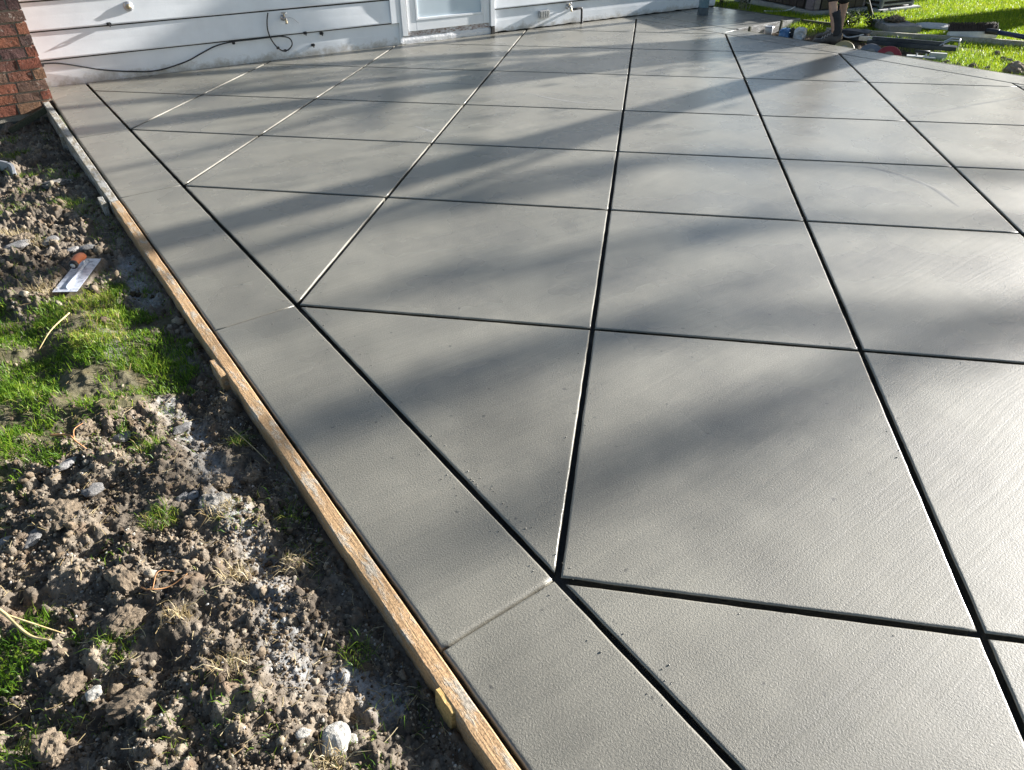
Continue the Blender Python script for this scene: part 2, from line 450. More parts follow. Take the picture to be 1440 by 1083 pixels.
# plain skirting under the laps, its lower edge a little ragged
def skirt(u0, u1, z1, z0=-0.02):
    n = int((u1-u0)/0.04); V = []; F = []
    for i in range(n+1):
        u = u0+(u1-u0)*i/n
        b = z0+0.008+0.012*noise.noise((u*6, 3.1, 0))+0.006*noise.noise((u*25, 7, 0))
        V += [(u, 0.05, b), (u, -0.004+0.003*noise.noise((u*3, 1, 1)), b), (u, -0.008, z1*0.5), (u, -0.005, z1), (u, 0.05, z1)]
    for i in range(n):
        for q in range(5):
            a, c = i*5+q, i*5+(q+1) % 5
            F.append((a, c, c+5, a+5))
    return MB().add(V, F)
skirt(0.3, 4.70, 0.258).build('skirt_board', M_SIDING, house, smooth=False)
skirt(6.10, U_END, 0.296, 0.005).build('skirt_board', M_SIDING, house, smooth=False)
# corner boards either side of the door, the door frame and the storm door
wbox(MB(), 4.56, 4.668, 0.262, 2.3, 0.036, 0.05).build('corner_board', M_SIDING, house)
door = MB()
wbox(door, 4.70, 4.775, 0.10, 2.30, -0.02, 0.055); wbox(door, 6.035, 6.10, 0.10, 2.30, -0.02, 0.055); wbox(door, 4.776, 6.034, 2.22, 2.30, -0.02, 0.055)
dr = door.build('door', M_TRIM, house, bevel=0.003)
wbox(MB(), 4.668, 4.70, 0.02, 2.3, 0.0, 0.036).build('frame', M_TRIM, dr)
leaf = MB()
wbox(leaf, 4.80, 4.915, 0.145, 2.2, 0.0, 0.03); wbox(leaf, 5.925, 6.028, 0.145, 2.2, 0.0, 0.03)
wbox(leaf, 4.916, 5.924, 0.145, 0.262, 0.0, 0.03); wbox(leaf, 4.916, 5.924, 2.06, 2.2, 0.0, 0.03)
leaf.build('door_leaf', M_TRIM, dr, bevel=0.003)
bead = MB()
wbox(bead, 4.917, 4.94, 0.264, 2.058, 0.004, 0.036); wbox(bead, 5.90, 5.923, 0.264, 2.058, 0.004, 0.036); wbox(bead, 4.941, 5.899, 0.264, 0.29, 0.004, 0.036)
bead.build('glazing_bead', M_TRIM, dr, bevel=0.002)
def glass_mat():
    t = NT('door_glass')
    return t.set(col=t.ramp(t.noise(t.pos(), 1.3, 2, 0.5), [(0.3, (0.50, 0.58, 0.63)), (0.7, (0.58, 0.65, 0.69))]), rough=0.08, spec=0.6)
wbox(MB(), 4.935, 5.905, 0.28, 2.06, 0.006, 0.012).build('pane', glass_mat(), dr)
wbox(MB(), 4.776, 6.034, 0.085, 0.14, -0.02, 0.012).build('threshold', M_RUSTY, dr)
n = 60; V = []; F = []
for i in range(n+1):
    u = 4.69+1.37*i/n; b = 0.0+0.014*noise.noise((u*9, 0, 4)); tp = 0.083+0.008*noise.noise((u*14, 2, 4)); w = 0.014+0.003*noise.noise((u*6, 5, 4))
    V += [(u, 0.05, b), (u, -w, b), (u, -w-0.004, (b+tp)/2), (u, -w+0.004, tp), (u, 0.05, tp)]
for i in range(n):
    for q in range(5): F.append((i*5+q, i*5+(q+1) % 5, (i+1)*5+(q+1) % 5, (i+1)*5+q))
MB().add(V, F).build('sill', simple('flaking_white_paint', (0.72, 0.71, 0.70), (0.60, 0.60, 0.62), 12, 0.7, 0.01, 40, world=True), dr)
wbox(MB(), 6.05, 6.10, 0.0, 0.10, -0.01, 0.045).build('frame', M_GAP, dr)

# things fixed to the wall
def won(u, w, z):            # wall frame -> world
    c, s = math.cos(WT), math.sin(WT)
    return Vector((u*c+w*s, 9.315+u*s-w*c, z))
cab = [(0.56, 0.03, 0.235), (0.72, 0.03, 0.228), (0.88, 0.03, 0.19), (1.12, 0.028, 0.118), (1.40, 0.026, 0.065), (1.68, 0.024, 0.042), (1.99, 0.026, 0.095), (2.20, 0.03, 0.17), (2.36, 0.036, 0.225), (2.55, 0.046, 0.252), (2.80, 0.046, 0.254), (3.02, 0.046, 0.257), (3.12, 0.05, 0.255), (3.215, 0.055, 0.225), (3.235, 0.06, 0.16), (3.18, 0.06, 0.105), (3.11, 0.06, 0.10), (3.05, 0.062, 0.145), (3.0, 0.064, 0.225), (2.975, 0.066, 0.33), (2.985, 0.07, 0.43), (3.015, 0.06, 0.515)]
cb = empty('cable', won(1.7, 0.03, 0.04), label='thin black cable sagging along the bottom of the white siding', cat='cable')
off = cb.location
MB().tube([won(*p)-off for p in [tuple(q) for q in spline(cab, 8)]], 0.0075, 7).build('cord', M_BLACK, cb, smooth=True)
for u, z in ((2.56, 0.238), (3.06, 0.135), (3.14, 0.098), (0.6, 0.225)):
    MB().box(won(u, 0.05, z)-off, (0.03, 0.03, 0.026)).build('clip', M_BLACK, cb, bevel=0.004)
clipg = 'small dark fixings on the siding'
for u, z, w, lab in ((1.335, 0.545, 0.045, 'small dark bracket on the seam of the siding above the cable'), (3.42, 0.262, 0.042, 'black wire staple under the siding seam right of the cable loop'), (3.63, 0.235, 0.02, 'black hose clip hanging below the siding seam'), (3.50, 0.118, 0.02, 'lower black clip on the skirting below the siding seam')):
    h = empty('cable_clip', won(u, w, z), WT, label=lab, cat='clip', group=clipg)
    MB().box((0, 0, 0), (0.045, 0.03, 0.03)).build('plate', M_BLACK, h, bevel=0.006)
    MB().tube([(-0.004, -0.01, 0.01), (0.0, -0.03, 0.0), (0.004, -0.012, -0.024)], 0.007, 6).build('hook', M_BLACK, h)
vent = empty('round_vent', won(1.57, 0.03, 0.69), WT, label='small round metal cover plate on the upper siding board', cat='vent')
Mx = Matrix.Rotation(R(90), 3, 'X')
MB().lathe([(0.0, 0.02), (0.03, 0.02), (0.045, 0.012), (0.052, -0.012)], 20, Mx).build('ring', M_GALV, vent, smooth=True)
MB().lathe([(0.0, 0.03), (0.018, 0.029), (0.026, 0.021)], 16, Mx).build('cap', M_BRASS, vent, smooth=True)
def hose_bib(u, z, lab, w=0.03):
    h = empty('hose_tap', won(u, w, z), WT, label=lab, cat='tap')
    MB().lathe([(0.034, 0.0), (0.034, 0.01), (0.016, 0.014), (0.014, 0.07), (0.019, 0.072), (0.019, 0.09), (0.0, 0.095)], 16, Mx).build('body', M_GALV, h, smooth=True)
    MB().tube(spline([(0, -0.075, 0.0), (0, -0.10, -0.012), (0, -0.115, -0.05)], 5), [0.013]*10+[0.017], 10).build('spout', M_BRASS, h, smooth=True)
    MB().tube([(0, -0.055, 0.01), (0, -0.06, 0.055)], 0.007, 8).build('stem', M_BRASS, h)
    MB().lathe([(0.012, 0.05), (0.032, 0.052), (0.034, 0.062), (0.012, 0.064)], 12, Matrix.Translation((0, 0, 0)).to_3x3(), (0, -0.06, 0)).build('handle', M_GALV, h)
    return h
tap = hose_bib(3.19, 0.445, 'metal hose tap high on the siding above the cable loop', 0.025)
MB().tube(spline([(0.03, -0.03, 0.0), (0.10, -0.03, -0.01), (0.17, -0.03, -0.07)], 6), 0.003, 5).build('wire', M_GALV, tap)
hose_bib(7.36, 0.235, 'dark hose tap beside the junction box right of the door', 0.006)
jb = empty('junction_box', won(6.93, 0.01, 0.175), WT, label='grey metal electrical box on the skirting right of the door', cat='box')
MB().box((0, -0.028, 0), (0.17, 0.05, 0.10)).build('body', M_GALV, jb, bevel=0.006)
for q in range(4): MB().box((-0.06+q*0.04, -0.058, 0.0), (0.018, 0.008, 0.09)).build('rib', M_GALV, jb, bevel=0.002)
pp = empty('drain_pipe', won(7.58, 0.03, 0.1), WT, label='black bent pipe coming out of the skirting beside the tap', cat='pipe')
MB().tube(spline([(-0.13, 0.02, 0.095), (-0.12, -0.03, 0.10), (-0.03, -0.035, 0.105), (0.005, -0.035, 0.085), (0.01, -0.035, -0.095)], 6), 0.016, 10).build('pipe', M_BLACK, pp, smooth=True)
MB().lathe([(0.022, -0.1), (0.022, -0.085)], 12, None, (0.01, -0.035, 0)).build('collar', M_BLACK, pp)

# ------------------------------------------------------------------ the brick corner
bk = empty('brick_column', (0, 8.72, 0), 0, label='rough red brick corner where the siding begins', cat='brick corner')
RX = 0.545
MB().box((RX-1.014, 0.276, 1.2), (2.0, 0.60, 2.7)).build('mortar', M_MORTAR, bk)
MB().box((RX-1.02, 0.30, -0.40), (2.05, 0.62, 0.60)).build('foundation', M_FOUND, bk, bevel=0.01)
heights = [-0.098, 0.006, 0.098, 0.196, 0.292, 0.395, 0.495, 0.592, 0.70, 0.80, 0.905, 1.01, 1.115]
firsts = [0.115, 0.10, 0.27, 0.115, 0.20, 0.10, 0.115, 0.105, 0.26, 0.115, 0.27, 0.115]
def brick_mesh(L, hgt, d, sd):
    bm = bmesh.new()
    bmesh.ops.create_cube(bm, size=1.0)
    bmesh.ops.subdivide_edges(bm, edges=[e for e in bm.edges if abs((e.verts[0].co-e.verts[1].co).x) > 0.5], cuts=2)
    for v in bm.verts:
        v.co = Vector((v.co.x*L, v.co.y*d, v.co.z*hgt))
        v.co += Vector((noise.noise((v.co.x*9+sd, v.co.z*12, 1)), noise.noise((v.co.x*9+sd, v.co.z*12, 4)), noise.noise((v.co.x*11+sd, v.co.z*9, 8))))*0.006
    me = bpy.data.meshes.new('brick'); bm.to_mesh(me); bm.free()
    return me
for c in range(12):
    z0, z1 = heights[c], heights[c+1]
    x = RX+0.002*c+random.uniform(-0.004, 0.006)+0.012*(c == 3)
    L = firsts[c]
    k = 0
    while x > -1.2:
        o = link('brick', brick_mesh(L-0.015, z1-z0-0.016, 0.10, c*13.7+k*3.1), M_BRICK, bk, (x-(L-0.015)/2, 0.012+random.uniform(-0.004, 0.004), (z0+z1)/2), (0, random.uniform(-0.008, 0.008), 0))
        x -= L; L = 0.215; k += 1
    # end brick of the return side
    o = link('brick', brick_mesh(0.10, z1-z0-0.012, 0.2, c*5.5+70), M_BRICK, bk, (RX-0.052+0.002*c, 0.18+0.0*c, (z0+z1)/2))
    o = link('brick', brick_mesh(0.10, z1-z0-0.012, 0.2, c*5.5+90), M_BRICK, bk, (RX-0.052+0.002*c, 0.39, (z0+z1)/2))

# ------------------------------------------------------------------ the patio: panels cut by tooled grooves
def clip(P, a, b, c):        # keep a*x+b*y <= c
    out = []
    for i in range(len(P)):
        p, q = P[i], P[(i+1) % len(P)]
        fp, fq = a*p[0]+b*p[1]-c, a*q[0]+b*q[1]-c
        if fp <= 0: out.append(p)
        if fp*fq < 0:
            t = fp/(fp-fq); out.append((p[0]+t*(q[0]-p[0]), p[1]+t*(q[1]-p[1])))
    return out
def area(P): return 0.5*sum(P[i][0]*P[(i+1) % len(P)][1]-P[(i+1) % len(P)][0]*P[i][1] for i in range(len(P)))
def offset(P, D):
    """inset polygon, per edge distances"""
    n = len(P); L = []
    for i in range(n):
        p, q = Vector(P[i]), Vector(P[(i+1) % n]); t = (q-p).normalized(); nrm = Vector((-t.y, t.x))
        L.append((p+nrm*D[i], t))
    out = []
    for i in range(n):
        (p, t), (q, s) = L[i-1], L[i]
        den = t.x*s.y-t.y*s.x
        out.append(p+t*(((q-p).x*s.y-(q-p).y*s.x)/den) if abs(den) > 1e-6 else q)
    return out
WALL_Y = lambda x: 9.315+math.tan(WT)*x-0.004
IN_X = lambda y: 8.93-0.05*y
OUT_X = lambda y: 9.33-0.05*y
SLAB_L, BORD = 0.517, 0.938
A_C = [-0.134, 2.025, 4.180, 6.330, 8.055, 9.780, 11.85, 13.90, 15.58]       # x+y
B_C = [-7.90, -6.179, -4.456, -2.306, -0.152, 1.60, 3.385, 5.45, 7.2, 9.3]   # x-y
patio_me = bpy.data.meshes.new('patio')
patio = bpy.data.objects.new('patio', patio_me); COL.objects.link(patio); tag(patio, kind='structure')
patio_me.materials.append(M_BASE)
bp = MB()
bp.box((4.75, 3.4, -0.14), (8.35, 10.6, 0.14)); bp.box((9.70, 7.95, -0.141), (1.40, 1.6, 0.136))
patio_me.from_pydata(bp.v, [], bp.f); patio_me.update()
MAIN, FINE, TOOL, WALLG, EDGE = (0.0108, 0.0072), (0.0030, 0.006), (0.0048, 0.017), (0.003, 0.003), (0.0, 0.011)
def panel(P, kinds):
    """P polygon (counter-clockwise), kinds (half gap, rounding radius) per edge"""
    cen = Vector((sum(p[0] for p in P)/len(P), sum(p[1] for p in P)/len(P)))
    near = (cen-Vector((1.5, 1.5))).length
    step = 0.035 if near < 2.5 else (0.07 if near < 5 else 0.15)
    rings = [(1.0, 0.55, 0.0), (1.0, 0.0, 0.0), (0.62, 0.0, 0.08), (0.3, 0.0, 0.3), (0.08, 0.0, 0.62), (0.0, 0.0, 1.0), (0.0, 0.0, 2.0), (0.0, 0.0, 2.6)]
    V = []; N = None
    under = []                                   # lip undercut added on sides facing away from the sun, to darken deep grooves
    for i in range(len(P)):
        e = Vector(P[(i+1) % len(P)])-Vector(P[i])
        under.append(0.026 if kinds[i][0] > 0.005 and e.y*to_sun.x-e.x*to_sun.y < 0 else 0.0)
    for fr, ex, dz in rings:
        Q = offset(P, [g+r*(fr+ex)+(u if dz >= 2 else 0) for (g, r), u in zip(kinds, under)])
        row = []
        for i in range(len(Q)):
            p, q = Q[i], Q[(i+1) % len(Q)]
            m = max(1, int(round((Vector(P[(i+1) % len(P)])-Vector(P[i])).length/step)))
            r0, r1 = kinds[i-1][1], kinds[i][1]
            r2 = kinds[(i+1) % len(kinds)][1]
            for j in range(m):
                t = j/m
                pt = p.lerp(q, t)
                rr = r1 if 0 < j else (r0+r1)/2
                rr = max(rr, 0.004)
                jit = 0.0020 if fr < 1 else 0.0
                w = noise.noise((pt.x*14, pt.y*14, 3.3)); w2 = noise.noise((pt.x*37, pt.y*37, 8.8))
                nn = Vector((q-p).normalized()); nn = Vector((-nn.y, nn.x))
                pt2 = pt+nn*(jit*(w+0.6*w2)) if 0 < j else pt
                row.append((pt2.x, pt2.y, -rr*dz+0.0004*w*(fr < 1) if dz < 2 else (-0.072 if dz > 2.3 else -rr-0.004)))
        N = len(row); V += row
    F = [tuple(range(N))]
    for k in range(len(rings)-1):
        for i in range(N):
            a, b = k*N+i, k*N+(i+1) % N
            F.append((a, a+N, b+N, b))
    me = bpy.data.meshes.new('panel'); me.from_pydata(V, [], F); me.update()
    o = link('panel', me, M_CONC, patio)
    me.polygons.foreach_set('use_smooth', np.ones(len(me.polygons), bool))
    return o
def classify(P, default, extra=()):
    ks = []
    for i in range(len(P)):
        p, q = P[i], P[(i+1) % len(P)]
        k = default
        for test, kk in extra:
            if test(p) and test(q): k = kk; break
        ks.append(k)
    return ks
on_wall = lambda p: abs(p[1]-WALL_Y(p[0])) < 0.004
big = [(BORD, -1.5), (IN_X(-1.5), -1.5), (IN_X(8.8), WALL_Y(IN_X(8.8))), (BORD, WALL_Y(BORD))]
polys = [big]
for c in A_C:
    nx = []
    for P in polys:
        nx += [clip(P, 1, 1, c), clip(P, -1, -1, -c)]
    polys = [P for P in nx if len(P) > 2 and abs(area(P)) > 0.004]
for c in B_C[1:]:
    nx = []
    for P in polys:
        nx += [clip(P, 1, -1, c), clip(P, -1, 1, -c)]
    polys = [P for P in nx if len(P) > 2 and abs(area(P)) > 0.004]
def clean(P):
    out = []
    for p in P:
        if not out or math.hypot(p[0]-out[-1][0], p[1]-out[-1][1]) > 0.02: out.append(p)
    if math.hypot(out[0][0]-out[-1][0], out[0][1]-out[-1][1]) <= 0.02: out.pop()
    return out
for P in polys:
    P = clean(P)
    if len(P) < 3: continue
    if area(P) < 0: P = P[::-1]
    cx, cy = sum(p[0] for p in P)/len(P), sum(p[1] for p in P)/len(P)
    panel(P, classify(P, MAIN, [(on_wall, WALLG)]))
# left border strip, cut across at every second vertex
ys = [-1.5, 1.090, 3.243, 5.410, 7.117, WALL_Y(0.8)+0.01]
for i in range(5):
    y0, y1 = ys[i], ys[i+1]
    top = [(BORD, WALL_Y(BORD)), (SLAB_L+0.03, WALL_Y(SLAB_L))] if i == 4 else [(BORD, y1+0.003), (SLAB_L, y1-0.003)]
    P = [(SLAB_L, y0-0.003), (BORD, y0+0.003)]+top
    t0 = TOOL if i == 1 else FINE; t1 = TOOL if i == 0 else FINE
    panel(P, [TOOL if i == 1 else FINE, MAIN, FINE if i < 4 else WALLG, EDGE])
# right border strip
ry = [-1.5, 1.25, 3.27, 5.285, 7.06]
for y0, y1 in zip(ry[:-1], ry[1:]):
    panel([(IN_X(y0), y0), (OUT_X(y0), y0+0.0), (OUT_X(y1), y1+0.05), (IN_X(y1), y1)], [FINE, EDGE, FINE, MAIN])
yt = WALL_Y(8.6)
panel([(IN_X(7.06), 7.06), (OUT_X(7.06), 7.11), (OUT_X(yt), WALL_Y(OUT_X(yt))), (IN_X(yt), WALL_Y(IN_X(yt)))], [FINE, MAIN, WALLG, MAIN])
# the landing beyond it
panel([(OUT_X(7.11)+0.0, 7.16), (10.43, 7.19), (10.36, WALL_Y(10.36)), (OUT_X(yt), WALL_Y(OUT_X(yt)))], [EDGE, EDGE, WALLG, MAIN])
# grit and slurry crumbs left along the joints
def groove_crumbs(n):
    P = []
    while len(P) < n:
        c = random.choice([(0, random.choice(A_C)), (1, random.choice(B_C)), (2, 0)]); t = random.uniform(0.6, 5.5); e = random.choice((-1, 1))*random.uniform(0.022, 0.07)
        if c[0] == 0: x, y = t, c[1]-t+e
        elif c[0] == 1: x, y = t, t-c[1]+e
        else: x, y = BORD+e, random.uniform(0.6, 6)
        if SLAB_L+0.03 < x < 8.3 and 0.3 < y < 8.0: P.append((x, y, 0.0005))
    return np.array(P)
# low ridges of paste left by the edge of the trowel
M_PASTE = simple('cement_paste', (0.19, 0.183, 0.165), (0.245, 0.238, 0.22), 8, 0.42, 0.0006, 90, world=True)
def ridge(P, w=0.026, hgt=0.0034):
    S = spline([(x, y, 0) for x, y in P], 14); n = len(S); V = []; F = []; row = []
    for i, p in enumerate(S):
        t = (S[min(i+1, n-1)]-S[max(i-1, 0)]).normalized(); sd = Vector((-t.y, t.x, 0))
        e = math.sin(math.pi*i/(n-1))**0.5*(0.75+0.5*noise.noise((p.x*6, p.y*6, 2)))
        clear = min([abs(p.x+p.y-c) for c in A_C]+[abs(p.x-p.y-c) for c in B_C])/1.414
        if clear < 0.05: row = []; continue
        e *= min(1.0, (clear-0.05)/0.06)
        V += [p+sd*w*(0.3+e)+Vector((0, 0, -0.0004)), p+Vector((0, 0, hgt*e)), p-sd*w*(0.3+e)+Vector((0, 0, -0.0004))]
        new = [len(V)-3, len(V)-2, len(V)-1]
        if row:
            for q in range(2): F.append((row[q], row[q+1], new[q+1], new[q]))
        row = new
    if F: MB().add(V, F).build('trowel_ridge', M_PASTE, patio, smooth=True)
RIDGES = [[(4.94, 3.00), (5.22, 2.66), (5.19, 2.25), (4.96, 1.90)], [(6.03, 3.86), (6.12, 3.59), (6.30, 3.40), (6.67, 3.27), (7.20, 3.18), (7.76, 3.09), (8.28, 2.98)],
          [(4.46, 6.07), (4.60, 5.56), (4.74, 5.36)], [(3.0, 5.7), (3.05, 5.35)], [(4.0, 6.95), (4.3, 6.6), (4.5, 6.3)]]

# ------------------------------------------------------------------ form boards and stakes along the left edge
def form_board(name, y0, y1, m, x0=0.448, x1=0.5035, ztop=0.001, depth=0.2, sd=0.0, **k):
    n = int((y1-y0)/0.025); V = []; F = []
    for i in range(n+1):
        y = y0+(y1-y0)*i/n
        a = x0+0.006*noise.noise((y*1.6, sd, 1))+0.003*noise.noise((y*9, sd, 2)); b = x1+0.0015*noise.noise((y*7, sd, 3))
        z = ztop+0.0015*noise.noise((y*5, sd, 4)); r = 0.005+0.004*abs(noise.noise((y*12, sd, 6)))
        V += [(a, y, z-depth), (a, y, z-r), (a+r*0.35, y, z-r*0.3), (a+r, y, z), ((a+b)/2, y, z+0.001*noise.noise((y*20, sd, 9))), (b-0.004, y, z), (b, y, z-0.004), (b, y, z-depth)]
    for i in range(n):
        for q in range(8): F.append((i*8+q, i*8+(q+1) % 8, (i+1)*8+(q+1) % 8, (i+1)*8+q))
    F += [tuple(range(8)), tuple(n*8+q for q in range(7, -1, -1))]
    o = MB().add(V, F).build(name, m)
    return tag(o, **k)
form_board('form_board', -1.5, 5.36, M_WOOD_TAN, sd=1.0, label='tan timber form board with cement smears along the near left slab edge', cat='board', group='form boards along the slab edge')
form_board('form_board', 5.368, 8.62, M_WOOD_GREY, x0=0.443, x1=0.500, sd=5.0, ztop=0.002, label='weathered grey form board running up to the brick corner', cat='board', group='form boards along the slab edge')
def stake(c, dims, tilt, m, lab, zt):
    o = empty('wood_stake', (c[0], c[1], zt-0.4), label=lab, cat='stake', group='stakes holding the form boards')
    Mt = Matrix.Rotation(tilt[0], 3, 'X') @ Matrix.Rotation(tilt[1], 3, 'Y')
    bm = bmesh.new(); bmesh.ops.create_cube(bm, size=1.0)
    bmesh.ops.subdivide_edges(bm, edges=list(bm.edges), cuts=3, use_grid_fill=True)
    for v in bm.verts:
        p = v.co
        v.co = Vector((p.x*dims[0], p.y*dims[1], (p.z+0.5)*0.4))
        v.co += Vector((noise.noise(v.co*40+Vector((c[1], 0, 0))), noise.noise(v.co*40+Vector((c[1], 5, 0))), noise.noise(v.co*40+Vector((c[1], 9, 0)))))*0.0025
        v.co = Mt @ v.co
    bmesh.ops.bevel(bm, geom=[e for e in bm.edges if len(e.link_faces) == 2 and e.calc_face_angle(0) > 1.0], offset=0.002, segments=1, affect='EDGES')
    me = bpy.data.meshes.new('shaft'); bm.to_mesh(me); bm.free()
    link('shaft', me, m, o)
    return o
stake((0.428, 0.965), (0.034, 0.085), (R(2), R(4)), M_WOOD_PINE, 'fresh yellow pine stake outside the tan board near the front corner', 0.001)
stake((0.424, 2.905), (0.036, 0.16), (R(-1), R(2)), M_WOOD_TAN, 'broad tan stake against the board beside the grass patch', -0.002)
stake((0.422, 5.46), (0.034, 0.14), (R(1), R(-2)), M_WOOD_GREY, 'grey stake covering the joint between the two form boards', -0.004)
stake((0.418, 7.42), (0.036, 0.05), (R(0), R(2)), M_WOOD_GREY, 'thin grey stake near the brick end of the form board', -0.03)
lb = empty('wood_block', (0.28, 8.48, -0.10), 0, label='short grey timber offcut leaning against the foundation below the bricks', cat='block')
MB().box((0, 0, 0), (0.44, 0.06, 0.05), Matrix.Rotation(R(-20), 3, 'Y') @ Matrix.Rotation(R(8), 3, 'Z')).build('block', M_WOOD_OLIVE, lb, bevel=0.004)

# ------------------------------------------------------------------ dug soil on the left
GRASS_POLYS = [[(-1.2, 4.2), (-0.32, 4.27), (-0.15, 4.0), (0.14, 4.28), (0.30, 4.1), (0.36, 3.6), (0.36, 3.1), (0.29, 2.88), (0.02, 2.76), (-0.12, 2.80), (-0.22, 2.62), (-0.33, 2.56), (-0.50, 2.43), (-1.2, 2.2)],
               [(-1.2, 2.0), (-0.52, 1.87), (-0.41, 1.82), (-0.40, 1.68), (-0.50, 1.6), (-1.2, 1.5)]]
CEMENT = [[(0.17, 2.88), (0.21, 2.67), (0.22, 2.39), (0.22, 2.19), (0.21, 1.93), (0.24, 1.69), (0.18, 1.53), (0.14, 1.37), (0.15, 1.26)], [(0.27, 1.18), (0.32, 1.07)], [(0.34, 4.21), (0.30, 4.0), (0.36, 3.88)], [(0.37, 4.53), (0.30, 4.35)], [(0.33, 3.3), (0.30, 3.15)], [(0.10, 3.6), (0.06, 3.35)]]
def soil_base(x, y):
    z = -0.085+0.075*sstep(0.36, -0.05, x+0.06*fbm(x*3, y*3, 91))*sstep(8.0, 5.0, y)
    z = z-0.02*sstep(2.6, 3.0, y)*sstep(0.3, 0.1, x)
    z = z-0.035*sstep(3.8, 6.5, y)-0.07*sstep(6.0, 8.0, y)
    z = z+0.085*fbm(x*4.6, y*4.6, 3, 4)*sstep(0.44, 0.2, x)
    return z
def grass_mask(x, y):
    m = np.zeros_like(x)
    wx = x+0.20*fbm(x*8, y*6, 21, 4); wy = y+0.28*fbm(x*8, y*6, 23, 4)
    for P in GRASS_POLYS: m = np.maximum(m, in_poly(wx, wy, P).astype(float))
    return m
def trowel_bed(x, y):
    u = (x-0.082)*0.414+(y-4.385)*0.910; v = -(x-0.082)*0.910+(y-4.385)*0.414
    return sstep(0.28, 0.245, np.abs(u))*sstep(0.085, 0.065, np.abs(v))
def cement_mask(x, y):
    c = np.zeros(x.shape)
    for P in CEMENT:
        d = path_dist(x+0.05*fbm(x*9, y*9, 61), y+0.05*fbm(x*9, y*9, 63), P)
        c = np.maximum(c, sstep(0.085, 0.015, d)*(0.4+0.7*vnoise(x*14, y*14, 66)))
    return np.clip(c, 0, 1)
def soil_z(x, y):
    g = grass_mask(x, y)
    k = (1-0.72*g)*(1-0.55*cement_mask(x, y))
    z = soil_base(x, y)
    l1 = lumps(x, y, 0.12, 101, 0.22, 0.5); l2 = lumps(x, y, 0.05, 131, 0.40, 0.8)
    l3 = lumps(x, y, 0.022, 161, 0.7, 1.0); l4 = lumps(x, y, 0.0125, 191, 0.85, 1.1)
    z = z+k*(np.maximum(l1, 0.8*l2)+0.45*l2+0.75*l3+0.7*l4)*sstep(0.47, 0.40, x)
    z = z+0.012*k*fbm(x*70, y*70, 41, 3)+0.010*k*np.abs(fbm(x*26, y*26, 47, 4))
    z = z-trowel_bed(x, y)*(z+0.052)
    return z
def axis(segs):
    out = []
    for a, b, st in segs: out += list(np.arange(a, b-1e-6, st))
    return np.array(out+[segs[-1][1]])
xs = axis([(-3.0, -1.0, 0.1), (-1.0, -0.62, 0.02), (-0.62, 0.447, 0.0055)])
ysg = axis([(-1.5, 0.6, 0.1), (0.6, 2.9, 0.0055), (2.9, 4.6, 0.0075), (4.6, 8.74, 0.013)])
X, Y = np.meshgrid(xs, ysg)
Z = soil_z(X, Y)
nx, ny = len(xs), len(ysg)
idx = np.arange(nx*ny).reshape(ny, nx)
F = np.stack([idx[:-1, :-1], idx[:-1, 1:], idx[1:, 1:], idx[1:, :-1]], -1).reshape(-1, 4)
me = fast_mesh('soil', np.stack([X, Y, Z], -1).reshape(-1, 3), F)
xf, yf = X.ravel(), Y.ravel(); cem = cement_mask(xf, yf)
a = me.attributes.new('cement', 'FLOAT', 'POINT'); a.data.foreach_set('value', np.clip(cem, 0, 1).astype(np.float32))
a = me.attributes.new('grassy', 'FLOAT', 'POINT'); a.data.foreach_set('value', grass_mask(xf, yf).astype(np.float32))
soil = link('soil', me, M_SOIL); tag(soil, kind='structure')
def zat(x, y): return float(soil_z(np.array([x]), np.array([y]))[0])

# crumbs of soil (nobody could count them)
def ico(sub):
    bm = bmesh.new(); bmesh.ops.create_icosphere(bm, subdivisions=sub, radius=1.0)
    V = np.array([v.co[:] for v in bm.verts]); F = np.array([[v.index for v in f.verts] for f in bm.faces]); bm.free()
    return V, F
def rotmats(n):
    q = RNG.normal(size=(n, 4)); q /= np.linalg.norm(q, axis=1)[:, None]
    w, x, y, z = q.T
    return np.stack([1-2*(y*y+z*z), 2*(x*y-z*w), 2*(x*z+y*w), 2*(x*y+z*w), 1-2*(x*x+z*z), 2*(y*z-x*w), 2*(x*z-y*w), 2*(y*z+x*w), 1-2*(x*x+y*y)], -1).reshape(n, 3, 3)
def scatter_lumps(name, P, S, sub, var, m, sink=0.35):
    Vb, Fb = ico(sub); n = len(P); k = len(Vb)
    Rm = rotmats(n)
    sc = S[:, None]*RNG.uniform(0.65, 1.25, (n, 3))
    jit = 1+RNG.uniform(-0.36, 0.36, (n, k, 1))
    V = np.einsum('nij,nkj->nki', Rm, Vb[None]*jit*sc[:, None, :])
    V += P[:, None, :]; V[:, :, 2] += (S*(0.5-sink))[:, None]
    F = (Fb[None]+(np.arange(n)*k)[:, None, None]).reshape(-1, 3)
    me = fast_mesh(name, V.reshape(-1, 3), F)
    a = me.attributes.new('var', 'FLOAT', 'POINT'); a.data.foreach_set('value', np.repeat(var, k).astype(np.float32))
    return link(name, me, m)
def soil_points(n, y0, y1, x0=-0.62, keep_grass=0.15):
    x = RNG.uniform(x0, 0.43, n); y = RNG.uniform(y0, y1, n)
    g = np.maximum(grass_mask(x, y), trowel_bed(x, y))
    cl = vnoise(x*7, y*7, 301)
    ok = (RNG.random(n) < np.where(g > 0.5, keep_grass, 0.25+0.75*sstep(0.3, 0.6, cl)))
    x, y = x[ok], y[ok]
    return np.stack([x, y, soil_z(x, y)], -1)
GC = groove_crumbs(420)
tag(scatter_lumps('cement_crumbs', GC, RNG.uniform(0.0012, 0.0032, len(GC)), 1, RNG.random(len(GC)), M_CONC), kind='stuff', label='tiny crumbs of cement along the joints of the patio', cat='cement crumbs')
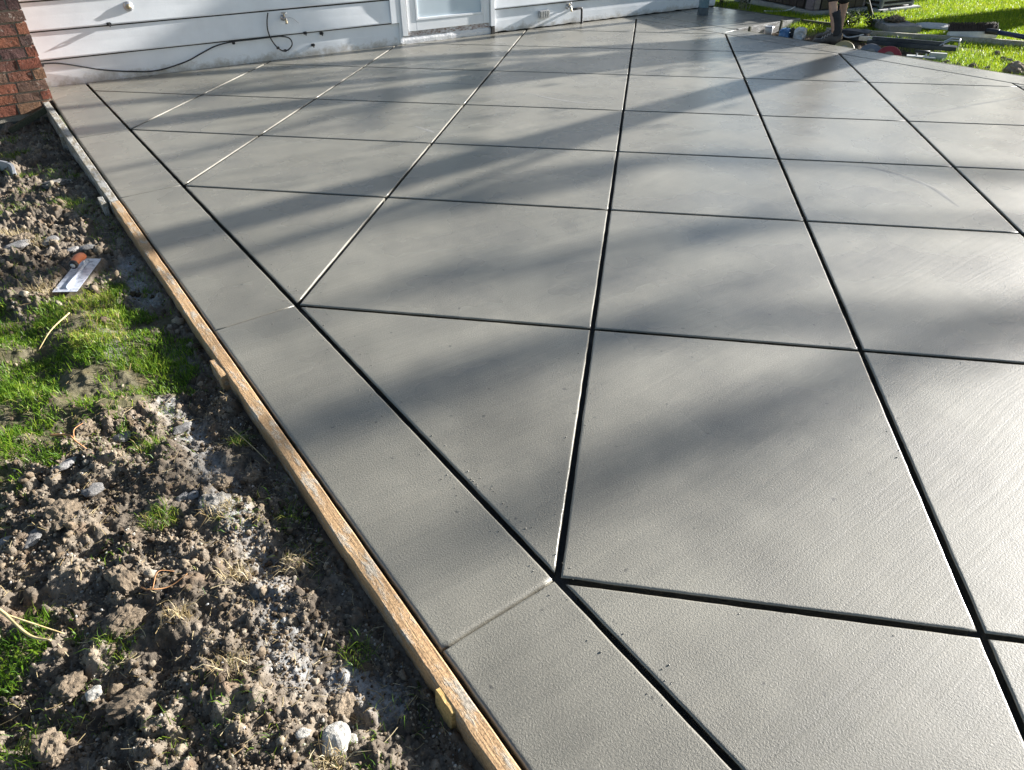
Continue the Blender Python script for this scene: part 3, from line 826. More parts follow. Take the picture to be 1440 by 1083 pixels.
P1 = soil_points(34000, 0.6, 2.9); P2 = soil_points(7000, 2.9, 8.5); P3 = soil_points(1500, 0.6, 2.9); P4 = soil_points(1300, 2.9, 8.6)
S1 = 0.0018+0.0042*RNG.random(len(P1))**2; S2 = 0.003+0.006*RNG.random(len(P2))**2
S3 = 0.005+0.008*RNG.random(len(P3))**2; S4 = 0.008+0.016*RNG.random(len(P4))**2
tag(scatter_lumps('soil_crumbs', np.concatenate([P1, P2]), np.concatenate([S1, S2]), 1, RNG.random(len(P1)+len(P2)), M_CRUMB), kind='stuff', label='fine crumbs of soil strewn over the dug strip', cat='soil crumbs')
tag(scatter_lumps('soil_lumps', np.concatenate([P3, P4]), np.concatenate([S3, S4]), 2, np.clip(RNG.random(len(P3)+len(P4))*0.95, 0, 1), M_CRUMB), kind='stuff', label='thumb sized lumps of soil strewn over the dug strip', cat='soil lumps')

# clods and stones, one by one
def clod_mesh(name, sd, sub=4, rough=0.22, flat=0.7, angular=False):
    bm = bmesh.new(); bmesh.ops.create_icosphere(bm, subdivisions=sub, radius=1.0)
    o = Vector((sd*7.3, sd*3.1, sd*1.7))
    for v in bm.verts:
        p = v.co.copy()
        d = noise.noise(p*1.1+o)*0.35
        if angular:
            d += -0.30*(noise.voronoi(p*1.0+o)[0][0]-0.35)
            d += 0.03*noise.noise(p*6+o)
        else:
            d += rough*(0.55-noise.voronoi(p*2.4+o)[0][0])*1.7+rough*0.7*noise.noise(p*5+o)+rough*0.8*(0.4-noise.voronoi(p*6+o)[0][0])
        v.co = p*(1+d); v.co.z *= flat
    me = bpy.data.meshes.new(name); bm.to_mesh(me); bm.free()
    return me
CM = [clod_mesh('dirt_clod', i) for i in range(7)]
SM = [clod_mesh('stone', 20+i, 3, flat=0.6, angular=True) for i in range(6)]
def rest(name, me, m, x, y, sx, sy, sz, rz, lab, cat, group=None, sink=0.3, tilt=(0, 0)):
    o = bpy.data.objects.new(name, me)
    if not me.materials: me.materials.append(m)
    COL.objects.link(o)
    if me.materials[0] != m:
        o.material_slots[0].link = 'OBJECT'; o.material_slots[0].material = m
    o.scale = (sx, sy, sz); o.rotation_euler = (tilt[0], tilt[1], rz)
    zz = float(np.median(soil_z(x+RNG.uniform(-sx, sx, 20)*0.6, y+RNG.uniform(-sx, sx, 20)*0.6)))
    o.location = (x, y, zz+sz*0.7*(1-2*sink))
    return tag(o, lab, cat, group)
CG = 'dirt clods lying along the form board'
special = [(-0.20, 1.70, 0.062, 0.045, 0.05, 0.3, 'flat oval clod with a smooth top beside the dark hollow'), (-0.27, 2.24, 0.075, 0.06, 0.05, 0.8, 'broad pale clod just behind the two grey stones'),
           (-0.17, 1.86, 0.045, 0.085, 0.055, 0.3, 'long upright ridge of clay behind the flat oval clod'), (-0.24, 1.43, 0.075, 0.05, 0.05, -0.3, 'wide tan clod directly in front of the small white stone'),
           (-0.435, 1.42, 0.04, 0.06, 0.055, 0.2, 'tall tan clod with grass roots on top at the near edge'), (0.295, 1.67, 0.042, 0.036, 0.036, 0.5, 'rounded straw covered clod near the tan board'),
           (0.17, 2.06, 0.065, 0.085, 0.05, 0.2, 'large grey dusted clod on the cement trail'), (-0.13, 2.76, 0.05, 0.04, 0.04, 0.1, 'brown clod at the tip of the thick grass'),
           (-0.04, 2.80, 0.045, 0.03, 0.035, 0.9, 'squarish clod beside the reddish root'), (0.21, 1.12, 0.05, 0.04, 0.035, 0.6, 'crumbling pale clod just behind the large white stone'),
           (0.235, 6.3, 0.13, 0.10, 0.06, 0.4, 'wide flat grey clod beside the weathered board'), (0.05, 4.75, 0.055, 0.05, 0.04, 1.1, 'brown clod just beyond the far end of the trowel'),
           (-0.12, 5.22, 0.08, 0.06, 0.05, 0.2, 'pale rounded clod left of and beyond the trowel'), (-0.37, 1.60, 0.05, 0.045, 0.045, 0.2, 'knobbly clod with reddish roots beside the near grass'),
           (0.22, 2.22, 0.05, 0.045, 0.05, 2.0, 'dark split clod on the cement trail'), (0.33, 2.18, 0.03, 0.04, 0.03, 1.5, 'rusty brown clod close to the tan board')]
for i, (x, y, sx, sy, sz, rz, lab) in enumerate(special):
    rest('dirt_clod', CM[i % 7], M_LIME if 'grey dusted' in lab or 'flat grey' in lab else M_CLOD, x, y, sx*0.85, sy*0.85, sz*0.8, rz, lab, 'clod', CG, 0.22, (random.uniform(-0.2, 0.2), random.uniform(-0.2, 0.2)))
CV = []
for i in range(5):
    m_ = clod_mesh('clod_source', 40+i, 3)
    CV.append((np.array([v.co[:] for v in m_.vertices]), np.array([p.vertices[:] for p in m_.polygons])))
    bpy.data.meshes.remove(m_)
VV = []; FF = []; TT = []; nv = 0; cnt = 0
while cnt < 120:
    y = random.choice((random.uniform(0.75, 2.75), random.uniform(0.8, 2.5), random.uniform(4.2, 8.3)))
    x = random.uniform(-0.6, 0.40); ax, ay = np.array([x]), np.array([y])
    if grass_mask(ax, ay)[0] > 0.5 or trowel_bed(ax, ay)[0] > 0 or vnoise(ax*5, ay*5, 333)[0] < 0.35: continue
    q = random.uniform(0.007, 0.019)*(1.6 if y > 4 else 1); vb, fb = CV[cnt % 5]
    Rm = rotmats(1)[0]
    p = (vb*np.array([q*random.uniform(0.8, 1.5), q, q*random.uniform(0.7, 1.1)])) @ Rm.T+np.array([x, y, zat(x, y)+q*0.15])
    VV.append(p); FF.append(fb+nv); nv += len(vb); TT.append(np.full(len(vb), random.uniform(0.2, 0.85))); cnt += 1
me = fast_mesh('soil_clods', np.concatenate(VV), np.concatenate(FF))
at = me.attributes.new('var', 'FLOAT', 'POINT'); at.data.foreach_set('value', np.concatenate(TT).astype(np.float32))
tag(link('soil_clods', me, M_CRUMB), kind='stuff', label='small crumbly clods strewn over the dug soil', cat='soil clods')

SG = 'stones lying in the dug soil'
stones = [(-0.315, 1.505, 0.021, 0.019, 0.022, 0.4, M_STONE_W, 'small bright white angular stone on top of the wide tan clod'), (0.165, 1.03, 0.047, 0.036, 0.034, 0.9, M_STONE_W, 'large cream white stone nearest the front of the soil strip'),
          (0.20, 1.015, 0.014, 0.02, 0.013, 0.2, M_STONE_W, 'little pale stone touching the large cream white stone'), (-0.37, 2.20, 0.045, 0.026, 0.024, 0.9, M_STONE, 'long grey pointed stone left of the broad pale clod'),
          (-0.17, 2.36, 0.042, 0.03, 0.026, 0.4, M_STONE, 'rounded grey stone behind the broad pale clod'), (-0.23, 2.55, 0.044, 0.022, 0.02, 0.3, M_STONE, 'smooth grey stone on the soil between grass and clods'),
          (0.185, 2.63, 0.04, 0.026, 0.022, 0.3, M_STONE, 'pale oval stone beside the upper end of the cement trail'), (0.19, 1.47, 0.012, 0.010, 0.010, 0.2, M_STONE_W, 'tiny pinkish white pebble on the cement dust'),
          (0.10, 1.08, 0.014, 0.022, 0.012, 1.2, M_STONE_W, 'narrow pale pebble left of the large cream white stone'), (0.10, 4.78, 0.06, 0.03, 0.025, 0.5, M_STONE, 'flat grey stone touching the upper corner of the trowel'),
          (0.19, 4.72, 0.05, 0.03, 0.022, 0.1, M_STONE, 'grey stone between the trowel and the form board'), (-0.02, 2.66, 0.035, 0.03, 0.024, 0.1, M_STONE, 'grey stone near the reddish root'),
          (0.08, 2.18, 0.024, 0.02, 0.02, 0.5, M_STONE, 'squarish grey stone left of the cement trail'), (0.115, 2.17, 0.022, 0.022, 0.02, 1.5, M_STONE, 'twin grey stone beside the squarish one'),
          (-0.15, 4.98, 0.075, 0.05, 0.04, 0.3, M_STONE, 'big pale stone left of the trowel handle'), (0.02, 4.98, 0.07, 0.045, 0.035, 0.9, M_STONE, 'dark edged grey stone beyond the trowel'), (-0.45, 2.26, 0.03, 0.02, 0.016, 0.1, M_STONE, 'small grey stone left of the long pointed stone')]
for i, (x, y, sx, sy, sz, rz, m, lab) in enumerate(stones):
    up = lab.startswith('small bright')
    o = rest('stone', SM[i % 6], m, x, y, sx, sy, sz, rz, lab, 'stone', SG, 0.12)
    if up: o.location.z += 0.022

# ------------------------------------------------------------------ grass blades and straw
def blades(name, P, Hh, W, lean, var, m, kind='stuff', drop=0.0, **k):
    n = len(P)
    a = RNG.uniform(0, 2*np.pi, n); la = RNG.uniform(0, 2*np.pi, n)
    sd = np.stack([np.cos(a), np.sin(a), np.zeros(n)], -1)*W[:, None]*0.5
    ld = np.stack([np.cos(la), np.sin(la), np.zeros(n)], -1)
    up = np.array([0, 0, 1.0])
    mid = P+up*(Hh*0.58)[:, None]+ld*(Hh*lean*0.35)[:, None]
    tip = P+up*(Hh*(1.0-0.42*lean))[:, None]+ld*(Hh*lean*1.0)[:, None]
    base = P-up*0.006
    V = np.stack([base-sd, base+sd, mid-sd*0.8, mid+sd*0.8, tip], 1)
    q = np.arange(n)[:, None]*5
    F = np.concatenate([q+np.array([[0, 1, 3]]), q+np.array([[0, 3, 2]]), q+np.array([[2, 3, 4]])], 0)
    me = fast_mesh(name, V.reshape(-1, 3), F)
    at = me.attributes.new('var', 'FLOAT', 'POINT'); at.data.foreach_set('value', np.repeat(np.clip(var, 0, 1), 5).astype(np.float32))
    o = link(name, me, m)
    return tag(o, kind=kind, **k)
n = 85000
x = RNG.uniform(-1.1, 0.42, n); y = RNG.uniform(1.5, 4.35, n)
g = grass_mask(x, y)
dens = sstep(0.38, 0.62, vnoise(x*8, y*8, 401)*0.6+vnoise(x*3, y*3, 405)*0.5)
dens = np.maximum(dens, sstep(3.15, 2.95, y)*0.7*sstep(0.25, 0.5, vnoise(x*11, y*11, 415)))*g
ok = RNG.random(n) < dens*0.6*(1-trowel_bed(x, y))
x, y = x[ok], y[ok]; n = len(x)
bright = in_poly(x, y, [(-0.02, 4.3), (0.20, 4.2), (0.16, 3.40), (-0.08, 3.42)])
var = RNG.beta(2.2, 2.6, n)*0.85+0.28*bright+0.12*(vnoise(x*6, y*6, 409)-0.5)+0.3*(RNG.random(n) < 0.05)
blades('grass', np.stack([x, y, soil_z(x, y)], -1), RNG.uniform(0.02, 0.06, n)*(0.6+0.8*vnoise(x*5, y*5, 411))*(0.9+0.2*(y < 3.3)), RNG.uniform(0.0028, 0.0052, n), RNG.uniform(0.2, 1.3, n), var, M_GRASS, label='bright green grass patch beside the dug soil', cat='grass')
# thin grass struggling in the shade of the board and on the soil
n = 16000
x = RNG.uniform(-0.55, 0.43, n); y = RNG.uniform(0.8, 8.5, n)
ok = RNG.random(n) < np.maximum(sstep(0.56, 0.74, vnoise(x*6, y*4, 431)), 0.8*sstep(0.4, 0.62, vnoise(x*7, y*5, 437))*sstep(2.7, 3.1, y)*sstep(4.7, 4.2, y))*(1-trowel_bed(x, y))
x, y = x[ok], y[ok]; n = len(x)
blades('sparse_grass', np.stack([x, y, soil_z(x, y)], -1), RNG.uniform(0.015, 0.045, n), RNG.uniform(0.0016, 0.003, n), RNG.uniform(0.4, 1.6, n), RNG.beta(2, 2.5, n), M_GRASS, label='sparse blades of grass poking out of the dug soil', cat='grass')
tuft_spots = [(-0.235, 1.63, 0.05, 90, 0), (-0.06, 1.62, 0.035, 70, 1), (-0.01, 2.10, 0.06, 150, 1), (0.17, 2.02, 0.05, 120, 1), (0.30, 1.68, 0.035, 90, 1), (0.33, 1.25, 0.05, 90, 0), (0.20, 5.74, 0.09, 140, 0), (-0.03, 4.96, 0.06, 100, 1), (0.05, 7.6, 0.12, 200, 0), (0.03, 8.1, 0.09, 160, 0), (0.30, 5.6, 0.08, 120, 0), (-0.14, 5.32, 0.09, 140, 1), (0.05, 2.5, 0.05, 80, 1), (0.36, 2.40, 0.04, 80, 1), (0.01, 1.35, 0.05, 60, 1), (0.13, 0.98, 0.035, 60, 1), (0.13, 1.71, 0.05, 60, 1), (0.28, 6.42, 0.12, 140, 0), (-0.10, 4.25, 0.07, 120, 1), (-0.47, 1.46, 0.07, 120, 0), (0.12, 3.0, 0.05, 60, 0), (0.38, 1.9, 0.04, 50, 0), (0.05, 6.7, 0.12, 160, 0)]
tlabs = ['vivid green tuft on the side of the flat oval clod', 'pale dry tuft behind the flat oval clod', 'yellowing tuft on the clods left of the cement trail', 'straw and green tuft on the large grey dusted clod', 'straw coloured tuft capping the rounded clod near the board', 'dull green tuft in the shade of the tan board near the pine stake', 'green tuft in the shade of the grey board', 'dry tuft beyond the trowel handle', 'bright tuft far along the strip near the foundation', 'green tuft growing against the brick foundation', 'dark green tuft by the stake at the board joint', 'dry yellow tuft left of the trowel', 'dark tuft behind the split clod', 'yellowish tuft close to the tan board', 'wispy dry tuft on the crumbled soil', 'dry green tuft at the front beside the cream white stone', 'brown matted tuft on the cement trail', 'dark green tuft beside the wide flat clod', 'straw tuft touching the near end of the trowel', 'green tuft at the near left edge of the soil', 'short tuft at the end of the grass patch', 'thin tuft under the tan board', 'mossy tuft beyond the wide flat clod']
for (tx, ty, tr, tn, dry), lab in zip(tuft_spots, tlabs):
    rr = tr*np.sqrt(RNG.random(tn)); aa = RNG.uniform(0, 6.283, tn)
    x = np.minimum(tx+rr*np.cos(aa), 0.44); y = ty+rr*np.sin(aa)
    tn = int(tn)
    o = blades('grass_tuft', np.stack([x-tx, y-ty, soil_z(x, y)-zat(tx, ty)+0.012*dry], -1), RNG.uniform(0.025, 0.055, tn)*(1.3 if ty > 5 else 1), RNG.uniform(0.0016, 0.003, tn), RNG.uniform(0.3, 1.7, tn), (RNG.beta(2, 2.4, tn) if not dry else RNG.random(tn)), M_GRASS if not dry else (M_STRAW if 'dry' in lab or 'straw' in lab or 'brown' in lab else M_GRASS), kind='thing', label=lab, cat='grass tuft', group='tufts in the dug soil')
    o.location = (tx, ty, zat(tx, ty))
# loose straw and roots
n = 2400
x = RNG.uniform(-0.6, 0.42, n); y = np.where(RNG.random(n) < 0.75, RNG.uniform(0.75, 3.0, n), RNG.uniform(3.0, 7.5, n))
mbs = MB(); var = []; zs = soil_z(x, y)
for i in range(n):
    L = random.uniform(0.015, 0.06); a = random.uniform(0, 6.28); c = random.uniform(-0.5, 0.5)
    z = zs[i]+0.003
    p = Vector((x[i], y[i], z)); d = Vector((math.cos(a), math.sin(a), random.uniform(-0.25, 0.35))); e = Vector((-d.y, d.x, 0.2))*c
    mbs.tube([p-d*L/2, p+e*L*0.25, p+d*L/2], random.uniform(0.0005, 0.0012), 3, False); var += [random.random()]*9
o = mbs.build('loose_straw', M_STRAW)
at = o.data.attributes.new('var', 'FLOAT', 'POINT'); at.data.foreach_set('value', np.array(var, np.float32))
tag(o, kind='stuff', label='short bits of straw and root strewn on the soil', cat='straw')
def strand(name, P, r, m, lab, cat, branch=None):
    Q = [Vector((a, b, zat(a, b)+h)) for a, b, h in P]
    root = empty(name, Q[0], label=lab, cat=cat)
    S = [q-Q[0] for q in spline(Q, 8)]
    MB().tube(S, [r*(1-0.5*i/len(S)) for i in range(len(S))], 6).build('stem', m, root, smooth=True)
    if branch:
        B = [Vector((a, b, zat(a, b)+h))-Q[0] for a, b, h in branch]
        SB = spline(B, 6)
        MB().tube(SB, [r*0.6*(1-0.6*i/len(SB)) for i in range(len(SB))], 5).build('branch', m, root, smooth=True)
M_ROOT = simple('reddish_root', (0.34, 0.15, 0.06), (0.52, 0.28, 0.12), 60, 0.8, world=True)
M_CANE = simple('yellow_straw', (0.38, 0.27, 0.11), (0.58, 0.46, 0.24), 60, 0.7, world=True)
strand('root', [(-0.25, 2.77, 0.03), (-0.19, 2.70, 0.035), (-0.17, 2.63, 0.03), (-0.13, 2.55, 0.02)], 0.0045, M_ROOT, 'reddish forked root lying across the edge of the grass', 'root', [(-0.175, 2.64, 0.03), (-0.165, 2.70, 0.05), (-0.13, 2.74, 0.05)])
strand('straw_stalk', [(-0.53, 2.03, 0.05), (-0.47, 1.89, 0.05), (-0.43, 1.80, 0.045), (-0.38, 1.735, 0.03)], 0.006, M_CANE, 'thick yellow straw stalk curving in at the left edge', 'stalk', [(-0.47, 1.89, 0.05), (-0.42, 1.83, 0.045), (-0.35, 1.765, 0.03)])
strand('straw_stalk', [(0.35, 2.49, 0.02), (0.385, 2.34, 0.025), (0.41, 2.22, 0.02)], 0.0022, M_CANE, 'thin pale straw lying in the shade beside the tan board', 'stalk')
strand('straw_stalk', [(-0.03, 3.83, 0.03), (-0.13, 3.70, 0.035), (-0.21, 3.62, 0.02)], 0.004, M_CANE, 'pale straw stalk lying across the thin grass below the trowel', 'stalk')
strand('straw_stalk', [(-0.13, 1.80, 0.02), (-0.11, 1.74, 0.03), (-0.06, 1.725, 0.03), (0.0, 1.725, 0.03)], 0.0025, M_ROOT, 'bent brown straw on the soil behind the pale dry tuft', 'stalk', [(-0.10, 1.735, 0.03), (-0.07, 1.79, 0.04), (-0.03, 1.79, 0.02)])
es = empty('edging_strip', (-0.03, 6.86, zat(-0.03, 6.86)), label='grey curved strip of edging lying in the soil at the left', cat='edging')
sp = spline([(-0.30, 0.42, 0.02), (-0.12, 0.22, 0.03), (0.0, 0.0, 0.03), (0.0, -0.22, 0.01)], 8)
V = []; F = []
for i, p in enumerate(sp): V += [p+Vector((-0.012, 0, -0.05)), p+Vector((0, 0, 0.03)), p+Vector((0.02, 0, 0.03)), p+Vector((0.012, 0, -0.05))]
for i in range(len(sp)-1):
    for q in range(4): F.append((i*4+q, i*4+(q+1) % 4, i*4+4+(q+1) % 4, i*4+4+q))
MB().add(V, F).build('strip', simple('grey_plastic', (0.20, 0.21, 0.22), (0.30, 0.31, 0.33), 12, 0.5), es)

# ------------------------------------------------------------------ the finishing trowel
def steel_mat():
    t = NT('trowel_steel')
    P = t.pos(world=False)
    stain = t.ramp(t.noise(P, 26, 6, 0.7), [(0.33, (0.12, 0.13, 0.17)), (0.47, (0.50, 0.53, 0.60)), (0.65, (0.68, 0.70, 0.75))])
    return t.set(col=stain, metal=0.45, rough=t.ramp(t.noise(P, 40, 4, 0.6), [(0.3, 0.5), (0.7, 0.3)]), nrm=t.bump(t.noise(P, 60, 4, 0.6), 0.0006))
M_STEEL = steel_mat()
TZ = -0.036
tr = empty('trowel', (0.082, 4.385, TZ), math.atan2(0.46, 0.19)-R(2), label='steel finishing trowel with an orange grip lying on the soil', cat='trowel')
tr.rotation_euler = (R(5), R(3), tr.rotation_euler.z)
MB().box((0, 0, 0), (0.47, 0.122, 0.0025)).build('blade', M_STEEL, tr, bevel=0.0008)
MB().tube([(-0.20, 0, 0.006), (-0.19, 0, 0.008), (0.19, 0, 0.008), (0.20, 0, 0.006)], [0.004, 0.009, 0.009, 0.004], 8).build('mounting_bar', M_STEEL, tr, smooth=True)
MB().tube(spline([(0.12, 0, 0.008), (0.13, 0.004, 0.04), (0.115, 0.006, 0.058)], 5), 0.008, 8).build('shank', M_STEEL, tr, smooth=True)
MB().tube(spline([(0.005, 0.01, 0.060), (0.03, 0.008, 0.065), (0.075, 0.006, 0.068), (0.12, 0.004, 0.060), (0.145, 0.002, 0.048)], 5), [0.021]+[0.023]*6+[0.024]*8+[0.022]*4+[0.016]*2, 14).build('handle', simple('orange_rubber', (0.55, 0.15, 0.06), (0.70, 0.24, 0.11), 40, 0.6, 0.001, 120), tr, smooth=True)
MB().tube([(-0.012, 0.0105, 0.058), (-0.004, 0.01, 0.059), (0.010, 0.0095, 0.061)], [0.020, 0.0245, 0.0245], 16).build('grip_end', M_BLACK, tr, smooth=True)
MB().tube([(-0.0165, 0.0107, 0.0575), (-0.0125, 0.0105, 0.058)], [0.011, 0.014], 14).build('end_cap', M_GALV, tr, smooth=True)

# ------------------------------------------------------------------ lawn and work area on the right
def lawn_z(x, y):
    z = -0.07+0.02*fbm(x*0.7, y*0.7, 501, 3)+0.012*fbm(x*4, y*4, 503, 3)
    pit = sstep(10.35, 10.0, x+0.15*fbm(x*2, y*2, 505))*sstep(4.4, 4.9, y)
    return z-0.07*pit+pit*(lumps(x, y, 0.16, 511, 0.4, 0.5)+lumps(x, y, 0.07, 513, 0.5, 0.6))
xs2 = axis([(9.0, 12.0, 0.03), (12.0, 17.0, 0.1), (17, 60, 2.0), (60, 300, 30)])
ys2 = axis([(-200, -20, 20), (-20, 2.8, 0.9), (2.8, 9.0, 0.03), (9.0, 14, 0.3), (14, 60, 4), (60, 300, 40)])
X, Y = np.meshgrid(xs2, ys2); Z = lawn_z(X, Y)
nx, ny = len(xs2), len(ys2); idx = np.arange(nx*ny).reshape(ny, nx)
F = np.stack([idx[:-1, :-1], idx[:-1, 1:], idx[1:, 1:], idx[1:, :-1]], -1).reshape(-1, 4)
me = fast_mesh('lawn', np.stack([X, Y, Z], -1).reshape(-1, 3), F)
def lawn_dirt(x, y):
    m = sstep(10.3, 9.95, x+0.25*fbm(x*2, y*2, 521))*sstep(4.5, 4.95, y+0.2*fbm(x*3, y*3, 523))
    m = np.maximum(m, sstep(9.42, 9.28, x-OUT_X(y)+9.11+0.12*fbm(x*4, y*4, 527)))
    m = np.maximum(m, sstep(0.60, 0.72, vnoise(x*2.2, y*2.2, 529))*0.7*sstep(11.5, 10.5, x))
    return np.clip(m, 0, 1)
at = me.attributes.new('dirt', 'FLOAT', 'POINT'); at.data.foreach_set('value', lawn_dirt(X, Y).ravel().astype(np.float32))
t = NT('lawn_ground')
P = t.pos()
g = t.ramp(t.noise(P, 3, 5, 0.6), [(0.3, (0.05, 0.075, 0.012)), (0.7, (0.11, 0.14, 0.025))])
d = t.ramp(t.noise(P, 14, 6, 0.7), [(0.3, (0.05, 0.036, 0.025)), (0.7, (0.17, 0.13, 0.09))])
col = t.mix(t.n('ShaderNodeAttribute', attribute_name='dirt').outputs['Fac'], g, d)
lawn = link('lawn', me, t.set(col=col, rough=0.95, spec=0.1, nrm=t.bump(t.noise(P, 40, 5, 0.7), 0.012)))
tag(lawn, kind='structure')
n = 230000
x = RNG.uniform(9.1, 18.0, n); y = RNG.uniform(2.6, 9.6, n)
keep = (y > 2.9+0.0*x) & (np.arctan2(x, y) < R(74)) & (np.arctan2(x, y) > R(48)) & ((x-11.3 < 0) | (y < 7.3+0.0*x) | (x > 13.2))
keep &= RNG.random(n) > lawn_dirt(x, y)*1.05
keep &= RNG.random(n) < np.clip(1.25-0.09*(x-9), 0.35, 1)
x, y = x[keep], y[keep]; n = len(x)
var = RNG.beta(2.4, 2.2, n)*0.9+0.25*(vnoise(x*1.6, y*1.6, 541)-0.5)
blades('lawn_grass', np.stack([x, y, lawn_z(x, y)], -1), RNG.uniform(0.03, 0.075, n), RNG.uniform(0.004, 0.007, n)*(0.7+0.06*(x-9)), RNG.uniform(0.1, 1.1, n), var, M_LAWN, label='sunlit yellow green lawn beyond the patio', cat='grass')
gm = MB(); gm.box((0, 0, -0.9), (600, 600, 0.5))
tag(gm.build('ground', M_TURF), kind='structure')

# form board along the right edge of the patio and round the landing
def long_board(name, p, q, w, hgt, m, lab, z=0.0, cat='board', group=None):
    p, q = Vector((*p, z)), Vector((*q, z)); L = (q-p).length
    o = empty(name, (p+q)/2, math.atan2(q.y-p.y, q.x-p.x), label=lab, cat=cat, group=group)
    bm = bmesh.new(); bmesh.ops.create_cube(bm, size=1.0)
    bmesh.ops.subdivide_edges(bm, edges=[e for e in bm.edges if abs((e.verts[0].co-e.verts[1].co).x) > 0.5], cuts=max(4, int(L/0.12)))
    for v in bm.verts:
        v.co = Vector((v.co.x*L, v.co.y*w, v.co.z*hgt))
        v.co.y += 0.006*noise.noise((v.co.x*1.5, p.x, 0)); v.co.z += 0.005*noise.noise((v.co.x*2.0, p.y, 3))
    me = bpy.data.meshes.new('plank'); bm.to_mesh(me); bm.free()
    link('plank', me, m, o)
    return o
FBG = 'form boards along the slab edge'
long_board('form_board', (OUT_X(-1.5)+0.022, -1.5), (OUT_X(7.02)+0.022, 7.02), 0.03, 0.10, M_WOOD_OLIVE, 'thin dark form strip along the lawn side of the patio', -0.052, group=FBG)
long_board('form_board', (9.02, 7.135), (10.47, 7.165), 0.032, 0.16, M_WOOD_GREYX, 'pale dusty form board across the front of the far landing', -0.078, group=FBG)
long_board('form_board', (10.455, 7.19), (10.385, 8.72), 0.032, 0.14, M_WOOD_OLIVE, 'dark form board on the far side of the landing', -0.068, group=FBG)
long_board('form_board', (10.49, 7.14), (10.56, 6.60), 0.035, 0.15, M_WOOD_OLIVE, 'short dark board end sticking out past the landing corner', -0.085, group=FBG)
for (x, y, zt, lab) in ((9.92, 7.075, 0.04, 'upright stake in front of the pale landing board'), (9.22, 7.085, 0.02, 'short stake at the near end of the pale landing board')):
    o = empty('wood_stake', (x, y, -0.3), R(4), label=lab, cat='stake', group='stakes holding the form boards')
    MB().box((0, 0, 0.15+zt/2), (0.035, 0.035, 0.30+zt)).build('shaft', M_WOOD_OLIVE, o, bevel=0.003)
# litter in the pit
lit = empty('crushed_packaging', (9.56, 6.60, -0.10), R(20), label='crumpled blue and white packaging in the pit beside the boot', cat='packaging')
M_WHITE = simple('white_plastic', (0.40, 0.41, 0.42), (0.60, 0.60, 0.60), 10, 0.45, 0.004, 20)
M_BLUE = simple('blue_plastic', (0.05, 0.13, 0.30), (0.10, 0.24, 0.46), 10, 0.4, 0.004, 20)
def crumple(name, dims, loc, m, sd, parent):
    bm = bmesh.new(); bmesh.ops.create_icosphere(bm, subdivisions=3, radius=0.5)
    for v in bm.verts:
        p = v.co.copy()
        q = Vector([max(-0.36, min(0.36, c)) for c in p])*1.3
        v.co = Vector((q.x*dims[0], q.y*dims[1], q.z*dims[2]))*(1+0.25*noise.noise(p*5+Vector((sd, 0, 0))))
    me = bpy.data.meshes.new(name); bm.to_mesh(me); bm.free()
    return link(name, me, m, parent, loc)
crumple('white_bag', (0.16, 0.15, 0.16), (0.0, -0.10, 0.06), M_WHITE, 2.0, lit)
crumple('blue_wrap', (0.15, 0.14, 0.14), (-0.04, 0.10, 0.05), M_BLUE, 5.0, lit)
crumple('black_lid', (0.05, 0.06, 0.13), (-0.02, 0.005, 0.07), M_BLACK, 7.0, lit)
cup = empty('plastic_cup', (9.52, 6.98, -0.10), R(10), label='small white tub standing in the pit below the landing', cat='tub')
MB().lathe([(0.05, 0.0), (0.06, 0.11), (0.056, 0.112), (0.05, 0.03)], 16).build('tub', M_WHITE, cup, smooth=True)
MB().lathe([(0.061, 0.09), (0.066, 0.10), (0.061, 0.108)], 16).build('rim', M_GALV, cup)

# post with a dark base on the landing
post = empty('metal_post', (9.58, 8.30, 0.0), label='round pale blue metal post with a dark base on the landing', cat='post')
MB().lathe([(0.078, 0.10), (0.078, 2.6), (0.0, 2.6)], 24).build('tube', simple('pale_blue_paint', (0.20, 0.34, 0.44), (0.34, 0.48, 0.57), 7, 0.45, 0.002, 30), post, smooth=True)
MB().lathe([(0.083, 0.0), (0.082, 0.105), (0.070, 0.11)], 24).build('sleeve', simple('dark_sleeve', (0.035, 0.05, 0.065), (0.09, 0.12, 0.14), 20, 0.6), post, smooth=False)

# hot tub, condenser unit and pole behind
tub = empty('hot_tub', (11.9, 8.25, -0.09), R(-14), label='dark brown panelled hot tub behind the far landing', cat='hot tub')
M_TUB = simple('dark_brown_panel', (0.022, 0.014, 0.016), (0.045, 0.030, 0.032), 5, 0.5, 0.002, 30, stretch=(1, 1, 6))
M_TUB2 = simple('mauve_panel', (0.13, 0.10, 0.12), (0.20, 0.165, 0.18), 5, 0.5, 0.002, 30, stretch=(1, 1, 6))
MB().box((0, 0, 0.05), (1.10, 2.06, 0.10)).build('base', simple('grey_base', (0.18, 0.18, 0.18), (0.30, 0.30, 0.30), 8, 0.7), tub, bevel=0.01)
MB().box((0, 0, 0.50), (1.0, 1.94, 0.78)).build('shell', M_GAP, tub)
for i in range(10): MB().box((-0.512, -0.66+i*0.172, 0.49), (0.02, 0.166, 0.74)).build('panel', M_TUB, tub, bevel=0.004)
for i in range(5): MB().box((-0.30+i*0.172, -0.98, 0.49), (0.166, 0.02, 0.74)).build('panel', M_TUB, tub, bevel=0.004)
for sx in (-1, 1):
    for sy in (-1, 1): MB().box((sx*0.46, sy*0.885, 0.49), (0.14, 0.20, 0.78)).build('corner_post', M_TUB2, tub, bevel=0.02)
MB().box((-0.533, -0.795, 0.30), (0.004, 0.05, 0.07)).build('tag', M_WHITE, tub)
MB().box((0, 0, 0.95), (1.16, 2.12, 0.12)).build('cover', M_TUB, tub, bevel=0.03)
